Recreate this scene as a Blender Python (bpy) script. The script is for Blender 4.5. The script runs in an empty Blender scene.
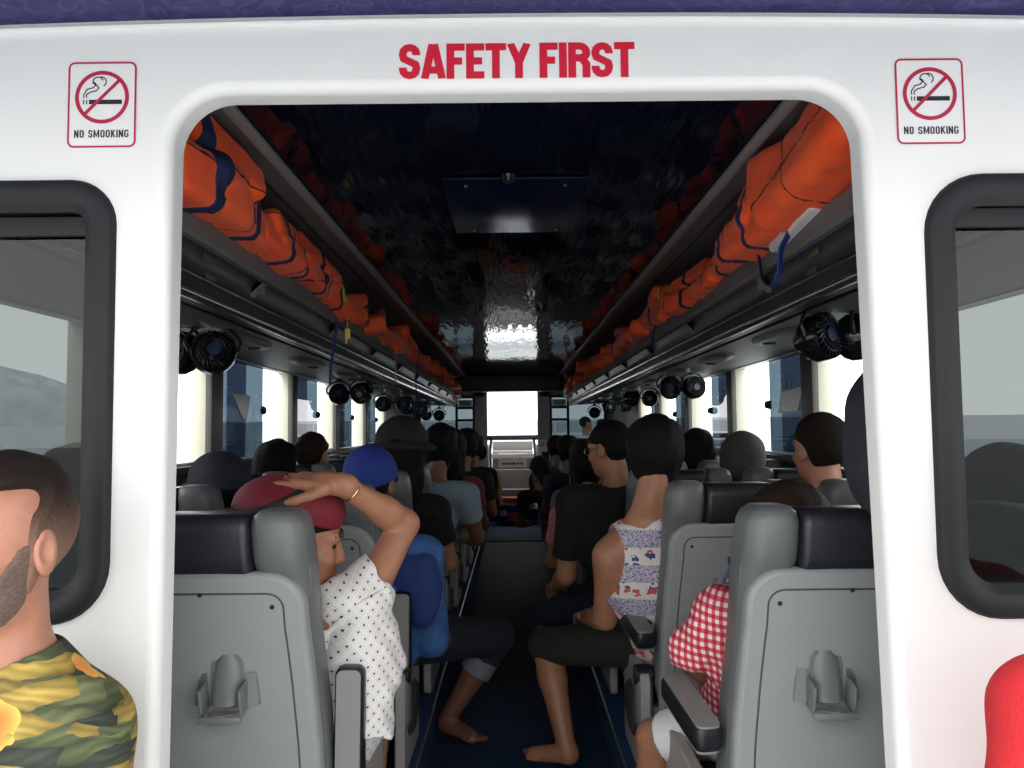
import bpy, bmesh, math, random
import numpy as np
from mathutils import Vector, Matrix

SC = bpy.context.scene
COL = SC.collection
PI = math.pi
R = math.radians

# ------------------------------------------------------------------ camera, sky, exposure
F_PX = 800.0                      # focal length in pixels of the 1024 px wide frame
CAM_Z = 1.30
PITCH, YAW, ROLL = R(3.36), R(0.0), R(-0.55)
cam_data = bpy.data.cameras.new('camera')
cam_data.sensor_width = 36.0
cam_data.lens = 36.0 * F_PX / 1024.0
cam_data.clip_start = 0.02
cam_data.clip_end = 9000
cam = bpy.data.objects.new('camera', cam_data)
COL.objects.link(cam)
CAM_R = Matrix.Rotation(-YAW, 3, 'Z') @ Matrix.Rotation(PI / 2 + PITCH, 3, 'X') @ Matrix.Rotation(ROLL, 3, 'Z')
cam.matrix_world = Matrix.Translation((0, 0, CAM_Z)) @ CAM_R.to_4x4()
SC.camera = cam


def at(u, v, d):
    """point at depth d (metres along the boat) seen at photograph position u, v"""
    w = CAM_R @ Vector(((u - 512) / F_PX, (384 - v) / F_PX, -1.0))
    return Vector((0, 0, CAM_Z)) + w * (d / w.y)


world = bpy.data.worlds.new('sky')
SC.world = world
world.use_nodes = True
wn = world.node_tree
for n in list(wn.nodes):
    wn.nodes.remove(n)
w_out = wn.nodes.new('ShaderNodeOutputWorld')
w_bg = wn.nodes.new('ShaderNodeBackground')
w_tc = wn.nodes.new('ShaderNodeTexCoord')
w_sep = wn.nodes.new('ShaderNodeSeparateXYZ')
w_ramp = wn.nodes.new('ShaderNodeValToRGB')
w_map = wn.nodes.new('ShaderNodeMapping')
w_noise = wn.nodes.new('ShaderNodeTexNoise')
w_mix = wn.nodes.new('ShaderNodeMix')
w_mix.data_type = 'RGBA'
w_map.inputs['Scale'].default_value = (1.5, 1.5, 5.0)
w_noise.inputs['Scale'].default_value = 2.2
w_noise.inputs['Detail'].default_value = 5
w_ramp.color_ramp.elements[0].position = 0.0
w_ramp.color_ramp.elements[0].color = (1.0, 0.985, 0.96, 1)
w_ramp.color_ramp.elements[1].position = 0.75
w_ramp.color_ramp.elements[1].color = (0.90, 0.93, 0.96, 1)
w_cr2 = wn.nodes.new('ShaderNodeValToRGB')
w_cr2.color_ramp.elements[0].position = 0.45
w_cr2.color_ramp.elements[0].color = (0, 0, 0, 1)
w_cr2.color_ramp.elements[1].position = 0.68
w_cr2.color_ramp.elements[1].color = (1, 1, 1, 1)
wn.links.new(w_tc.outputs['Generated'], w_sep.inputs[0])
wn.links.new(w_sep.outputs['Z'], w_ramp.inputs['Fac'])
wn.links.new(w_tc.outputs['Generated'], w_map.inputs[0])
wn.links.new(w_map.outputs[0], w_noise.inputs['Vector'])
wn.links.new(w_noise.outputs['Fac'], w_cr2.inputs['Fac'])
wn.links.new(w_cr2.outputs['Color'], w_mix.inputs['Factor'])
wn.links.new(w_ramp.outputs['Color'], w_mix.inputs[6])
w_mix.inputs[7].default_value = (1.0, 0.99, 0.97, 1)
wn.links.new(w_mix.outputs[2], w_bg.inputs['Color'])
w_bg.inputs['Strength'].default_value = 3.7
wn.links.new(w_bg.outputs[0], w_out.inputs[0])

SC.view_settings.view_transform = 'Standard'
SC.view_settings.look = 'None'
SC.view_settings.gamma = 1.0
SC.view_settings.use_curve_mapping = False
SC.view_settings.exposure = 0.0
SC.cycles.use_denoising = True
SC.cycles.max_bounces = 10
SC.cycles.diffuse_bounces = 5
SC.cycles.glossy_bounces = 4
SC.cycles.transparent_max_bounces = 14
SC.cycles.sample_clamp_indirect = 6.0

# high hazy sun behind the deck: a sun lamp through thin cloud
sun_d = bpy.data.lights.new('sun', 'SUN')
sun_d.energy = 1.2
sun_d.angle = R(12)
sun_d.color = (1.0, 0.96, 0.9)
sun = bpy.data.objects.new('sun', sun_d)
COL.objects.link(sun)
sun.rotation_euler = (R(48), 0, R(-28))

# ------------------------------------------------------------------ materials
MATS = {}


def new_mat(name):
    m = bpy.data.materials.new(name)
    m.use_nodes = True
    nt = m.node_tree
    b = nt.nodes['Principled BSDF']
    MATS[name] = m
    return m, nt, b


def mat(name, col, rough=0.5, metal=0.0, spec=0.5, bump=None, vary=None, sheen=0.0, coat=0.0, emit=None):
    """plain principled surface; bump=(scale, strength) ; vary=(scale, amount) breaks the colour up a little"""
    if name in MATS:
        return MATS[name]
    m, nt, b = new_mat(name)
    b.inputs['Base Color'].default_value = (*col, 1)
    b.inputs['Roughness'].default_value = rough
    b.inputs['Metallic'].default_value = metal
    b.inputs['Specular IOR Level'].default_value = spec
    b.inputs['Sheen Weight'].default_value = sheen
    b.inputs['Coat Weight'].default_value = coat
    if emit:
        b.inputs['Emission Color'].default_value = (*emit[0], 1)
        b.inputs['Emission Strength'].default_value = emit[1]
    tc = nt.nodes.new('ShaderNodeTexCoord')
    if bump:
        n = nt.nodes.new('ShaderNodeTexNoise')
        n.inputs['Scale'].default_value = bump[0]
        n.inputs['Detail'].default_value = 3
        bp = nt.nodes.new('ShaderNodeBump')
        bp.inputs['Strength'].default_value = bump[1]
        bp.inputs['Distance'].default_value = 0.01
        nt.links.new(tc.outputs['Object'], n.inputs['Vector'])
        nt.links.new(n.outputs['Fac'], bp.inputs['Height'])
        nt.links.new(bp.outputs['Normal'], b.inputs['Normal'])
    if vary:
        n = nt.nodes.new('ShaderNodeTexNoise')
        n.inputs['Scale'].default_value = vary[0]
        n.inputs['Detail'].default_value = 4
        r = nt.nodes.new('ShaderNodeValToRGB')
        lo = tuple(max(0, c * (1 - vary[1])) for c in col)
        hi = tuple(min(1, c * (1 + vary[1])) for c in col)
        r.color_ramp.elements[0].color = (*lo, 1)
        r.color_ramp.elements[0].position = 0.3
        r.color_ramp.elements[1].color = (*hi, 1)
        r.color_ramp.elements[1].position = 0.7
        nt.links.new(tc.outputs['Object'], n.inputs['Vector'])
        nt.links.new(n.outputs['Fac'], r.inputs['Fac'])
        nt.links.new(r.outputs['Color'], b.inputs['Base Color'])
    return m


def glass(name, tint, gloss=0.07, rough=0.0):
    if name in MATS:
        return MATS[name]
    m, nt, b = new_mat(name)
    nt.nodes.remove(b)
    out = nt.nodes['Material Output']
    t = nt.nodes.new('ShaderNodeBsdfTransparent')
    t.inputs['Color'].default_value = (*tint, 1)
    g = nt.nodes.new('ShaderNodeBsdfGlossy')
    g.inputs['Roughness'].default_value = rough
    lw = nt.nodes.new('ShaderNodeFresnel')
    lw.inputs['IOR'].default_value = 1.3 + gloss
    mx = nt.nodes.new('ShaderNodeMixShader')
    ge = nt.nodes.new('ShaderNodeNewGeometry')      # reflect on the face turned to the ray only
    fm = math_n(nt, 'MULTIPLY', lw.outputs[0], math_n(nt, 'SUBTRACT', 1.0, ge.outputs['Backfacing']))
    nt.links.new(fm, mx.inputs[0])
    nt.links.new(t.outputs[0], mx.inputs[1])
    nt.links.new(g.outputs[0], mx.inputs[2])
    nt.links.new(mx.outputs[0], out.inputs['Surface'])
    return m


def N(nt, typ, **kw):
    n = nt.nodes.new(typ)
    for k, v in kw.items():
        if hasattr(n, k):
            setattr(n, k, v)
        else:
            n.inputs[k].default_value = v
    return n


def math_n(nt, op, a, b=None):
    n = nt.nodes.new('ShaderNodeMath')
    n.operation = op
    for i, x in enumerate((a, b)):
        if x is None:
            continue
        if isinstance(x, (int, float)):
            n.inputs[i].default_value = x
        else:
            nt.links.new(x, n.inputs[i])
    return n.outputs[0]


def ramp_n(nt, fac, stops, const=False):
    r = nt.nodes.new('ShaderNodeValToRGB')
    cr = r.color_ramp
    if const:
        cr.interpolation = 'CONSTANT'
    while len(cr.elements) > 1:
        cr.elements.remove(cr.elements[-1])
    for i, (p, c) in enumerate(stops):
        e = cr.elements[0] if i == 0 else cr.elements.new(p)
        e.position = p
        e.color = (*c, 1)
    nt.links.new(fac, r.inputs['Fac'])
    return r.outputs['Color']


def mix_n(nt, fac, a, b):
    n = nt.nodes.new('ShaderNodeMix')
    n.data_type = 'RGBA'
    for i, x in ((0, fac), (6, a), (7, b)):
        if isinstance(x, (int, float)):
            n.inputs[i].default_value = x
        elif isinstance(x, tuple):
            n.inputs[i].default_value = (*x, 1)
        else:
            nt.links.new(x, n.inputs[i])
    return n.outputs[2]


# ------------------------------------------------------------------ mesh helpers
def mesh_obj(name, geo, m, parent=None, loc=(0, 0, 0), world=False, smooth=40):
    """geo = (verts, faces). world=True: vertices are in boat coordinates, taken relative to the parent."""
    v, f = geo
    v = np.asarray(v, dtype=np.float64).reshape(-1, 3)
    loc = Vector(loc)
    off = Vector((0, 0, 0))
    if world:
        p = parent
        while p is not None:
            off += p.location
            p = p.parent
        off += loc
        v = v - np.array(off)
    me = bpy.data.meshes.new(name)
    me.from_pydata(v.tolist(), [], [list(map(int, q)) for q in f])
    me.validate()
    me.update()
    if smooth:
        me.polygons.foreach_set('use_smooth', [True] * len(me.polygons))
        if smooth < 170:
            me.set_sharp_from_angle(angle=R(smooth))
    for mm in (m if isinstance(m, (list, tuple)) else [m]):
        me.materials.append(MATS[mm] if isinstance(mm, str) else mm)
    o = bpy.data.objects.new(name, me)
    COL.objects.link(o)
    o.location = loc
    if parent is not None:
        o.parent = parent
    return o


def tag(o, label, cat, group=None, kind=None):
    o['label'] = label
    o['category'] = cat
    if group:
        o['group'] = group
    if kind:
        o['kind'] = kind
    return o


def thing(name, label, cat, loc=(0, 0, 0), group=None):
    o = bpy.data.objects.new(name, None)
    o.empty_display_size = 0.05
    COL.objects.link(o)
    o.location = loc
    return tag(o, label, cat, group)


def struct(name, geo, m, parent=None, smooth=40, loc=(0, 0, 0)):
    o = mesh_obj(name, geo, m, parent, loc=loc, world=True, smooth=smooth)
    if parent is None:
        o['kind'] = 'structure'
    return o


def dup(root):
    r = root.copy()
    COL.objects.link(r)
    for ch in list(root.children):
        c = ch.copy()
        COL.objects.link(c)
        c.parent = r
        for g in list(ch.children):
            d = g.copy()
            COL.objects.link(d)
            d.parent = c
    return r


def merge(*geos):
    V, Fc, n = [], [], 0
    for v, f in geos:
        v = np.asarray(v, dtype=np.float64).reshape(-1, 3)
        V.append(v)
        Fc += [[i + n for i in q] for q in f]
        n += len(v)
    return np.concatenate(V), Fc


def xf(geo, M):
    v = np.asarray(geo[0], dtype=np.float64).reshape(-1, 3)
    A = np.array(M.to_4x4())
    return v @ A[:3, :3].T + A[:3, 3], geo[1]


def mv(geo, x, y, z):
    return np.asarray(geo[0]) + np.array([x, y, z]), geo[1]


def flip(geo):
    return geo[0], [list(reversed(q)) for q in geo[1]]


def mirror_x(geo):
    v = np.array(geo[0], dtype=np.float64).reshape(-1, 3)
    v[:, 0] *= -1
    return v, [list(reversed(q)) for q in geo[1]]


def bm_geo(bm):
    bm.verts.ensure_lookup_table()
    bm.verts.index_update()
    g = (np.array([tuple(v.co) for v in bm.verts]), [[v.index for v in f.verts] for f in bm.faces])
    bm.free()
    return g


def box(c, size, bev=0.0, seg=2, rot=None):
    bm = bmesh.new()
    bmesh.ops.create_cube(bm, size=1.0)
    for v in bm.verts:
        v.co = Vector((v.co.x * size[0], v.co.y * size[1], v.co.z * size[2]))
    if bev > 0:
        bmesh.ops.bevel(bm, geom=list(bm.edges), offset=bev, segments=seg, profile=0.5, affect='EDGES', clamp_overlap=True)
    M = Matrix.Translation(c)
    if rot is not None:
        M = M @ rot.to_4x4()
    bmesh.ops.transform(bm, matrix=M, verts=bm.verts)
    return bm_geo(bm)


def tube(pts, r, n=10, caps=True):
    pts = [Vector(p) for p in pts]
    rs = r if isinstance(r, (list, tuple)) else [r] * len(pts)
    V, Fc = [], []
    nrm = None
    for i, p in enumerate(pts):
        t = (pts[min(i + 1, len(pts) - 1)] - pts[max(i - 1, 0)]).normalized()
        if nrm is None:
            a = Vector((0, 0, 1)) if abs(t.z) < 0.9 else Vector((1, 0, 0))
            nrm = t.cross(a).normalized()
        else:
            nrm = (nrm - t * nrm.dot(t)).normalized()
        b = t.cross(nrm)
        for k in range(n):
            an = 2 * PI * k / n
            V.append(p + (nrm * math.cos(an) + b * math.sin(an)) * rs[i])
    for i in range(len(pts) - 1):
        for k in range(n):
            Fc.append([i * n + k, i * n + (k + 1) % n, (i + 1) * n + (k + 1) % n, (i + 1) * n + k])
    if caps:
        Fc.append(list(range(n))[::-1])
        Fc.append([(len(pts) - 1) * n + k for k in range(n)])
    return np.array([tuple(v) for v in V]), Fc


def loop_tube(pts, r, n=8):
    """closed tube"""
    g = tube(list(pts) + [pts[0]], r, n, caps=False)
    return g


def lathe(prof, n=24, axis='Z', c=(0, 0, 0), caps=True):
    V, Fc = [], []
    for rr, z in prof:
        for k in range(n):
            a = 2 * PI * k / n
            V.append((rr * math.cos(a), rr * math.sin(a), z))
    m = len(prof)
    for i in range(m - 1):
        for k in range(n):
            Fc.append([i * n + k, i * n + (k + 1) % n, (i + 1) * n + (k + 1) % n, (i + 1) * n + k])
    if caps:
        Fc.append(list(range(n))[::-1])
        Fc.append([(m - 1) * n + k for k in range(n)])
    V = np.array(V)
    if axis == 'Y':
        V = np.stack([V[:, 0], V[:, 2], -V[:, 1]], 1)
    elif axis == 'X':
        V = np.stack([V[:, 2], V[:, 1], -V[:, 0]], 1)
    return V + np.array(c), Fc


def rrect(cx, cy, hw, hh, r, n=6):
    """rounded rectangle outline, counter clockwise; r may be (tr, tl, bl, br)"""
    rs = r if isinstance(r, (list, tuple)) else (r,) * 4
    out = []
    for (sx, sy, a0), rr in zip(((1, 1, 0), (-1, 1, 90), (-1, -1, 180), (1, -1, 270)), rs):
        for k in range(n + 1):
            a = R(a0 + 90 * k / n)
            out.append((cx + sx * (hw - rr) + rr * math.cos(a), cy + sy * (hh - rr) + rr * math.sin(a)))
    return out


def loft(rings, caps=True, closed=True):
    n = len(rings[0])
    V = [tuple(p) for rg in rings for p in rg]
    Fc = []
    for i in range(len(rings) - 1):
        for k in range(n if closed else n - 1):
            Fc.append([i * n + k, i * n + (k + 1) % n, (i + 1) * n + (k + 1) % n, (i + 1) * n + k])
    if caps:
        Fc.append(list(range(n))[::-1])
        Fc.append([(len(rings) - 1) * n + k for k in range(n)])
    return np.array(V, dtype=np.float64), Fc


def prism_y(outline, y0, y1, bev=0.0):
    """outline in (x, z), extruded along y; optional small chamfer on both ends"""
    if bev <= 0:
        rings = [[(x, y, z) for x, z in outline] for y in (y0, y1)]
    else:
        o = np.array(outline)
        c = o.mean(0)
        ins = inset(outline, bev)
        s = 1 if y1 > y0 else -1
        rings = [[(x, y0, z) for x, z in ins], [(x, y0 + s * bev, z) for x, z in outline],
                 [(x, y1 - s * bev, z) for x, z in outline], [(x, y1, z) for x, z in ins]]
    g = loft(rings)
    return g if y1 < y0 else flip(g)


def inset(outline, d):
    """offset a closed ccw outline inwards by d (vertex normals)"""
    o = np.array(outline, dtype=np.float64)
    p, q = np.roll(o, 1, 0), np.roll(o, -1, 0)
    t = q - p
    t /= np.maximum(np.linalg.norm(t, axis=1, keepdims=True), 1e-9)
    nrm = np.stack([-t[:, 1], t[:, 0]], 1)
    return [tuple(a) for a in o + nrm * d]


def ring_y(outer, inner, y0, y1):
    """flat frame between two outlines of equal point count, with thickness along y"""
    rings = [[(x, y0, z) for x, z in outer], [(x, y0, z) for x, z in inner],
             [(x, y1, z) for x, z in inner], [(x, y1, z) for x, z in outer]]
    rings.append(rings[0])
    return flip(loft(rings, caps=False))


def ribbon(pts, w, wdir, th=0.003):
    """flat strap of width w along wdir with thickness th"""
    pts = [Vector(p) for p in pts]
    wd = Vector(wdir).normalized()
    rings = []
    for i, p in enumerate(pts):
        t = (pts[min(i + 1, len(pts) - 1)] - pts[max(i - 1, 0)]).normalized()
        nn = t.cross(wd)
        nn = nn.normalized() if nn.length > 1e-6 else Vector((0, 1, 0))
        wd2 = nn.cross(t).normalized()
        rings.append([p + wd2 * (w / 2) + nn * (th / 2), p - wd2 * (w / 2) + nn * (th / 2),
                      p - wd2 * (w / 2) - nn * (th / 2), p + wd2 * (w / 2) - nn * (th / 2)])
    return loft(rings)


def spline(pts, n=8):
    """Catmull-Rom through points"""
    P = [Vector(p) for p in pts]
    P = [P[0] * 2 - P[1]] + P + [P[-1] * 2 - P[-2]]
    out = []
    for i in range(1, len(P) - 2):
        for k in range(n):
            t = k / n
            a, b, c, d = P[i - 1], P[i], P[i + 1], P[i + 2]
            out.append(0.5 * ((2 * b) + (c - a) * t + (2 * a - 5 * b + 4 * c - d) * t * t + (3 * b - a - 3 * c + d) * t ** 3))
    out.append(P[-2])
    return out


# ------------------------------------------------------------------ soft solids: distance fields meshed with surface nets
def V3(p):
    return np.array([p[0], p[1], p[2]], dtype=np.float64)


class Cone:
    def __init__(s, a, b, ra, rb, k=0.02, cut=False):
        s.a, s.b, s.ra, s.rb, s.k, s.cut = V3(a), V3(b), ra, rb, k, cut
        m = max(ra, rb)
        s.lo, s.hi = np.minimum(s.a, s.b) - m, np.maximum(s.a, s.b) + m

    def d(s, X, Y, Z):
        ba = s.b - s.a
        l2 = float(ba @ ba) + 1e-12
        px, py, pz = X - s.a[0], Y - s.a[1], Z - s.a[2]
        tr = (px * ba[0] + py * ba[1] + pz * ba[2]) / l2
        t = np.clip(tr, 0, 1)
        dd = np.sqrt((px - t * ba[0]) ** 2 + (py - t * ba[1]) ** 2 + (pz - t * ba[2]) ** 2) - (s.ra + (s.rb - s.ra) * t)
        if s.cut:
            dd = np.maximum(dd, (tr - 1) * math.sqrt(l2))
        return dd

    def grow(s, g):
        return Cone(s.a, s.b, s.ra + g, s.rb + g, s.k, s.cut)


class Ell:
    def __init__(s, c, r, axes=None, k=0.02):
        s.c, s.r, s.k = V3(c), V3(r), k
        s.A = np.eye(3) if axes is None else np.array([V3(a) for a in axes])
        ext = np.sqrt(((s.A * s.r[:, None]) ** 2).sum(0))
        s.lo, s.hi = s.c - ext, s.c + ext

    def d(s, X, Y, Z):
        px, py, pz = X - s.c[0], Y - s.c[1], Z - s.c[2]
        k0 = k1 = 0
        for i in range(3):
            q = px * s.A[i, 0] + py * s.A[i, 1] + pz * s.A[i, 2]
            k0 = k0 + (q / s.r[i]) ** 2
            k1 = k1 + (q / s.r[i] ** 2) ** 2
        k0 = np.sqrt(k0)
        return k0 * (k0 - 1) / np.maximum(np.sqrt(k1), 1e-9)

    def grow(s, g):
        return Ell(s.c, s.r + g, s.A, s.k)


class RBox:
    def __init__(s, c, half, rr, axes=None, k=0.02):
        s.c, s.h, s.rr, s.k = V3(c), V3(half), rr, k
        s.A = np.eye(3) if axes is None else np.array([V3(a) for a in axes])
        ext = np.abs(s.A * s.h[:, None]).sum(0)
        s.lo, s.hi = s.c - ext, s.c + ext

    def d(s, X, Y, Z):
        px, py, pz = X - s.c[0], Y - s.c[1], Z - s.c[2]
        out = 0
        ins = None
        for i in range(3):
            q = np.abs(px * s.A[i, 0] + py * s.A[i, 1] + pz * s.A[i, 2]) - (s.h[i] - s.rr)
            out = out + np.maximum(q, 0) ** 2
            ins = q if ins is None else np.maximum(ins, q)
        return np.sqrt(out) + np.minimum(ins, 0) - s.rr

    def grow(s, g):
        return RBox(s.c, s.h + g, s.rr + g, s.A, s.k)


class Half:
    """everything behind the plane (n points to the empty side)"""
    def __init__(s, p, n):
        s.p, s.n = V3(p), V3(n) / np.linalg.norm(V3(n))

    def d(s, X, Y, Z):
        return (X - s.p[0]) * s.n[0] + (Y - s.p[1]) * s.n[1] + (Z - s.p[2]) * s.n[2]


class Grid:
    def __init__(s, lo, hi, h):
        s.h = h
        s.lo = np.array(lo, dtype=np.float64)
        n = np.maximum(np.ceil((np.array(hi) - s.lo) / h).astype(int) + 1, 4)
        s.ax = [s.lo[i] + h * np.arange(n[i]) for i in range(3)]
        s.F = np.full(tuple(n), 1.0)

    def xyz(s, sl=(slice(None),) * 3):
        return s.ax[0][sl[0]][:, None, None], s.ax[1][sl[1]][None, :, None], s.ax[2][sl[2]][None, None, :]

    def sl(s, p, pad):
        out = []
        for i in range(3):
            a = int(np.floor((p.lo[i] - pad - s.lo[i]) / s.h))
            b = int(np.ceil((p.hi[i] + pad - s.lo[i]) / s.h)) + 1
            out.append(slice(max(a, 0), max(b, 0)))
        return tuple(out)

    def add(s, prims):
        for p in prims:
            k = max(p.k, 1e-5)
            sl = s.sl(p, k + 3 * s.h)
            a = s.F[sl]
            if a.size == 0:
                continue
            b = np.broadcast_to(p.d(*s.xyz(sl)), a.shape)
            h = np.clip(0.5 + 0.5 * (b - a) / k, 0, 1)
            s.F[sl] = b * (1 - h) + a * h - k * h * (1 - h)
        return s

    def sub(s, prims):
        for p in prims:
            k = max(p.k, 1e-5)
            sl = s.sl(p, k + 3 * s.h)
            a = s.F[sl]
            if a.size == 0:
                continue
            b = -np.broadcast_to(p.d(*s.xyz(sl)), a.shape)
            h = np.clip(0.5 + 0.5 * (a - b) / k, 0, 1)
            s.F[sl] = b * (1 - h) + a * h + k * h * (1 - h)
        return s

    def keep(s, p):
        s.F = np.maximum(s.F, p if isinstance(p, np.ndarray) else p.d(*s.xyz()))
        return s

    def like(s):
        g = object.__new__(Grid)
        g.h, g.lo, g.ax = s.h, s.lo, s.ax
        g.F = np.full(s.F.shape, 1.0)
        return g

    def ripple(s, amp, fr, seed=0):
        rnd = random.Random(seed)
        X, Y, Z = s.xyz()
        acc = 0
        for q in range(5):
            a, b, c = [rnd.uniform(-1, 1) * fr * (1 + q * 0.5) for _ in range(3)]
            acc = acc + np.sin(X * a + Y * b + Z * c + rnd.uniform(0, 6)) / (1 + q * 0.5)
        s.F = s.F + amp * acc
        return s

    def mesh(s):
        F = np.pad(s.F, 1, constant_values=1.0)
        lo = s.lo - s.h
        S = F < 0
        n = np.array(F.shape) - 1
        cnt = np.zeros(n, dtype=np.int8)
        for i in (0, 1):
            for j in (0, 1):
                for k in (0, 1):
                    cnt += S[i:i + n[0], j:j + n[1], k:k + n[2]]
        act = (cnt > 0) & (cnt < 8)
        ci = np.argwhere(act)
        if len(ci) == 0:
            return np.zeros((0, 3)), []
        idx = np.full(tuple(n), -1, dtype=np.int64)
        idx[act] = np.arange(len(ci))
        pos = np.zeros((len(ci), 3))
        num = np.zeros(len(ci))
        for ax in range(3):
            o = [a for a in range(3) if a != ax]
            for a in (0, 1):
                for b in (0, 1):
                    c0 = np.zeros(3, dtype=int)
                    c0[o[0]], c0[o[1]] = a, b
                    c1 = c0.copy()
                    c1[ax] = 1
                    p0, p1 = ci + c0, ci + c1
                    f0, f1 = F[p0[:, 0], p0[:, 1], p0[:, 2]], F[p1[:, 0], p1[:, 1], p1[:, 2]]
                    m = (f0 < 0) != (f1 < 0)
                    t = np.where(m, f0 / np.where(m, f0 - f1, 1), 0)
                    pos += m[:, None] * (c0 + t[:, None] * (c1 - c0))
                    num += m
        V = lo + s.h * (ci + pos / num[:, None])
        faces = []
        for ax in range(3):
            b, c = (ax + 1) % 3, (ax + 2) % 3
            slA, slB = [slice(None)] * 3, [slice(None)] * 3
            slA[ax], slB[ax] = slice(0, -1), slice(1, None)
            ch = S[tuple(slA)] != S[tuple(slB)]
            e = np.argwhere(ch)
            e = e[(e[:, b] > 0) & (e[:, c] > 0) & (e[:, b] < n[b]) & (e[:, c] < n[c])]
            if len(e) == 0:
                continue
            q = []
            for db, dc in ((-1, -1), (0, -1), (0, 0), (-1, 0)):
                p = e.copy()
                p[:, b] += db
                p[:, c] += dc
                q.append(idx[p[:, 0], p[:, 1], p[:, 2]])
            q = np.stack(q, 1)
            ins = S[e[:, 0], e[:, 1], e[:, 2]]
            q[~ins] = q[~ins][:, ::-1]
            q = q[(q >= 0).all(1)]
            faces += q.tolist()
        return V, faces


def solid(prims, h, subs=(), keeps=(), ripple=None, pad=0.03):
    lo = np.min([p.lo for p in prims], 0) - pad
    hi = np.max([p.hi for p in prims], 0) + pad
    g = Grid(lo, hi, h).add(prims)
    if ripple:
        g.ripple(*ripple)
    if subs:
        g.sub(subs)
    for kp in keeps:
        g.keep(kp)
    return g


# ------------------------------------------------------------------ stroke lettering
def stroke(pts, w, closed=False):
    """flat ribbon along a 2D polyline with mitred joints -> (2D verts, faces)"""
    P = [np.array(p, dtype=float) for p in pts]
    n = len(P)
    L, Rr = [], []
    for i in range(n):
        a = P[(i - 1) % n] if (i > 0 or closed) else None
        b = P[(i + 1) % n] if (i < n - 1 or closed) else None
        d0 = (P[i] - a) / np.linalg.norm(P[i] - a) if a is not None else None
        d1 = (b - P[i]) / np.linalg.norm(b - P[i]) if b is not None else None
        d0 = d1 if d0 is None else d0
        d1 = d0 if d1 is None else d1
        n0, n1 = np.array([-d0[1], d0[0]]), np.array([-d1[1], d1[0]])
        m = n0 + n1
        m = m / max(np.linalg.norm(m), 1e-6)
        sc = min(1 / max(m @ n0, 0.3), 2.0)
        L.append(P[i] + m * sc * w / 2)
        Rr.append(P[i] - m * sc * w / 2)
    V = L + Rr
    Fc = [[i, n + i, n + (i + 1) % n, (i + 1) % n] for i in range(n if closed else n - 1)]
    return V, Fc


def arc2(cx, cy, rx, ry, a0, a1, n=6):
    return [(cx + rx * math.cos(R(a0 + (a1 - a0) * k / n)), cy + ry * math.sin(R(a0 + (a1 - a0) * k / n))) for k in range(n + 1)]


def glyph(ch, W, t):
    """strokes of a condensed capital in a W x 1 box drawn with stroke weight t"""
    h = t / 2
    l, r_, b, T, m = h, W - h, h, 1 - h, 0.5
    rx = (W - t) / 2
    ry = min(rx * 1.0, 0.22)
    cx = W / 2
    O = arc2(cx, T - ry, rx, ry, 0, 180) + arc2(cx, b + ry, rx, ry, 180, 360)
    g = {
        'I': [[(cx, 0), (cx, 1)]],
        'L': [[(l, 1), (l, b), (W, b)]],
        'T': [[(0, T), (W, T)], [(cx, T), (cx, 0)]],
        'F': [[(l, 0), (l, T), (W, T)], [(l, m), (W * .86, m)]],
        'E': [[(W, b), (l, b), (l, T), (W, T)], [(l, m), (W * .88, m)]],
        'A': [[(h * .8, 0), (cx - h * .25, 1)], [(W - h * .8, 0), (cx + h * .25, 1)], [(W * .2, .25), (W * .8, .25)]],
        'Y': [[(h * .8, 1), (cx, .45)], [(W - h * .8, 1), (cx, .45)], [(cx, .5), (cx, 0)]],
        'N': [[(l, 0), (l, 1)], [(r_, 0), (r_, 1)], [(l, 1 - h), (r_, h)]],
        'M': [[(l, 0), (l, 1)], [(r_, 0), (r_, 1)], [(l, 1 - h), (cx, .2), (r_, 1 - h)]],
        'K': [[(l, 0), (l, 1)], [(l, .42), (r_, 1)], [(l + (W - t) * .35, .55), (r_, 0)]],
        'H': [[(l, 0), (l, 1)], [(r_, 0), (r_, 1)], [(l, m), (r_, m)]],
        'U': [[(l, 1), (l, b + ry)] + arc2(cx, b + ry, rx, ry, 180, 360) + [(r_, 1)]],
        'X': [[(h, 0), (W - h, 1)], [(h, 1), (W - h, 0)]],
        'R': [[(l, 0), (l, 1)], [(l, T), (cx, T)] + arc2(cx, T - ry, rx, ry, 90, 0)[1:] + arc2(cx, m + .06 + ry * .6, rx, ry * .6, 0, -90)[0:] + [(l, m + .06)],
              [(cx + rx * .35, m + .05), (r_, m - .12), (r_, 0)]],
        'G': [[(r_, .70), (r_, T - ry)] + arc2(cx, T - ry, rx, ry, 0, 180) + arc2(cx, b + ry, rx, ry, 180, 360) + [(r_, .45), (cx, .45)]],
        'S': [[(r_, .68), (r_, T - ry)] + arc2(cx, T - ry, rx, ry, 0, 180) + [(l, .68), (l + .15 * rx, .58), (r_ - .15 * rx, .42), (r_, .32)]
              + arc2(cx, b + ry, rx, ry, 0, -180) + [(l, .33)]],
    }
    if ch == 'O':
        return [(O, True)]
    return [(p, False) for p in g[ch]]


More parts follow.
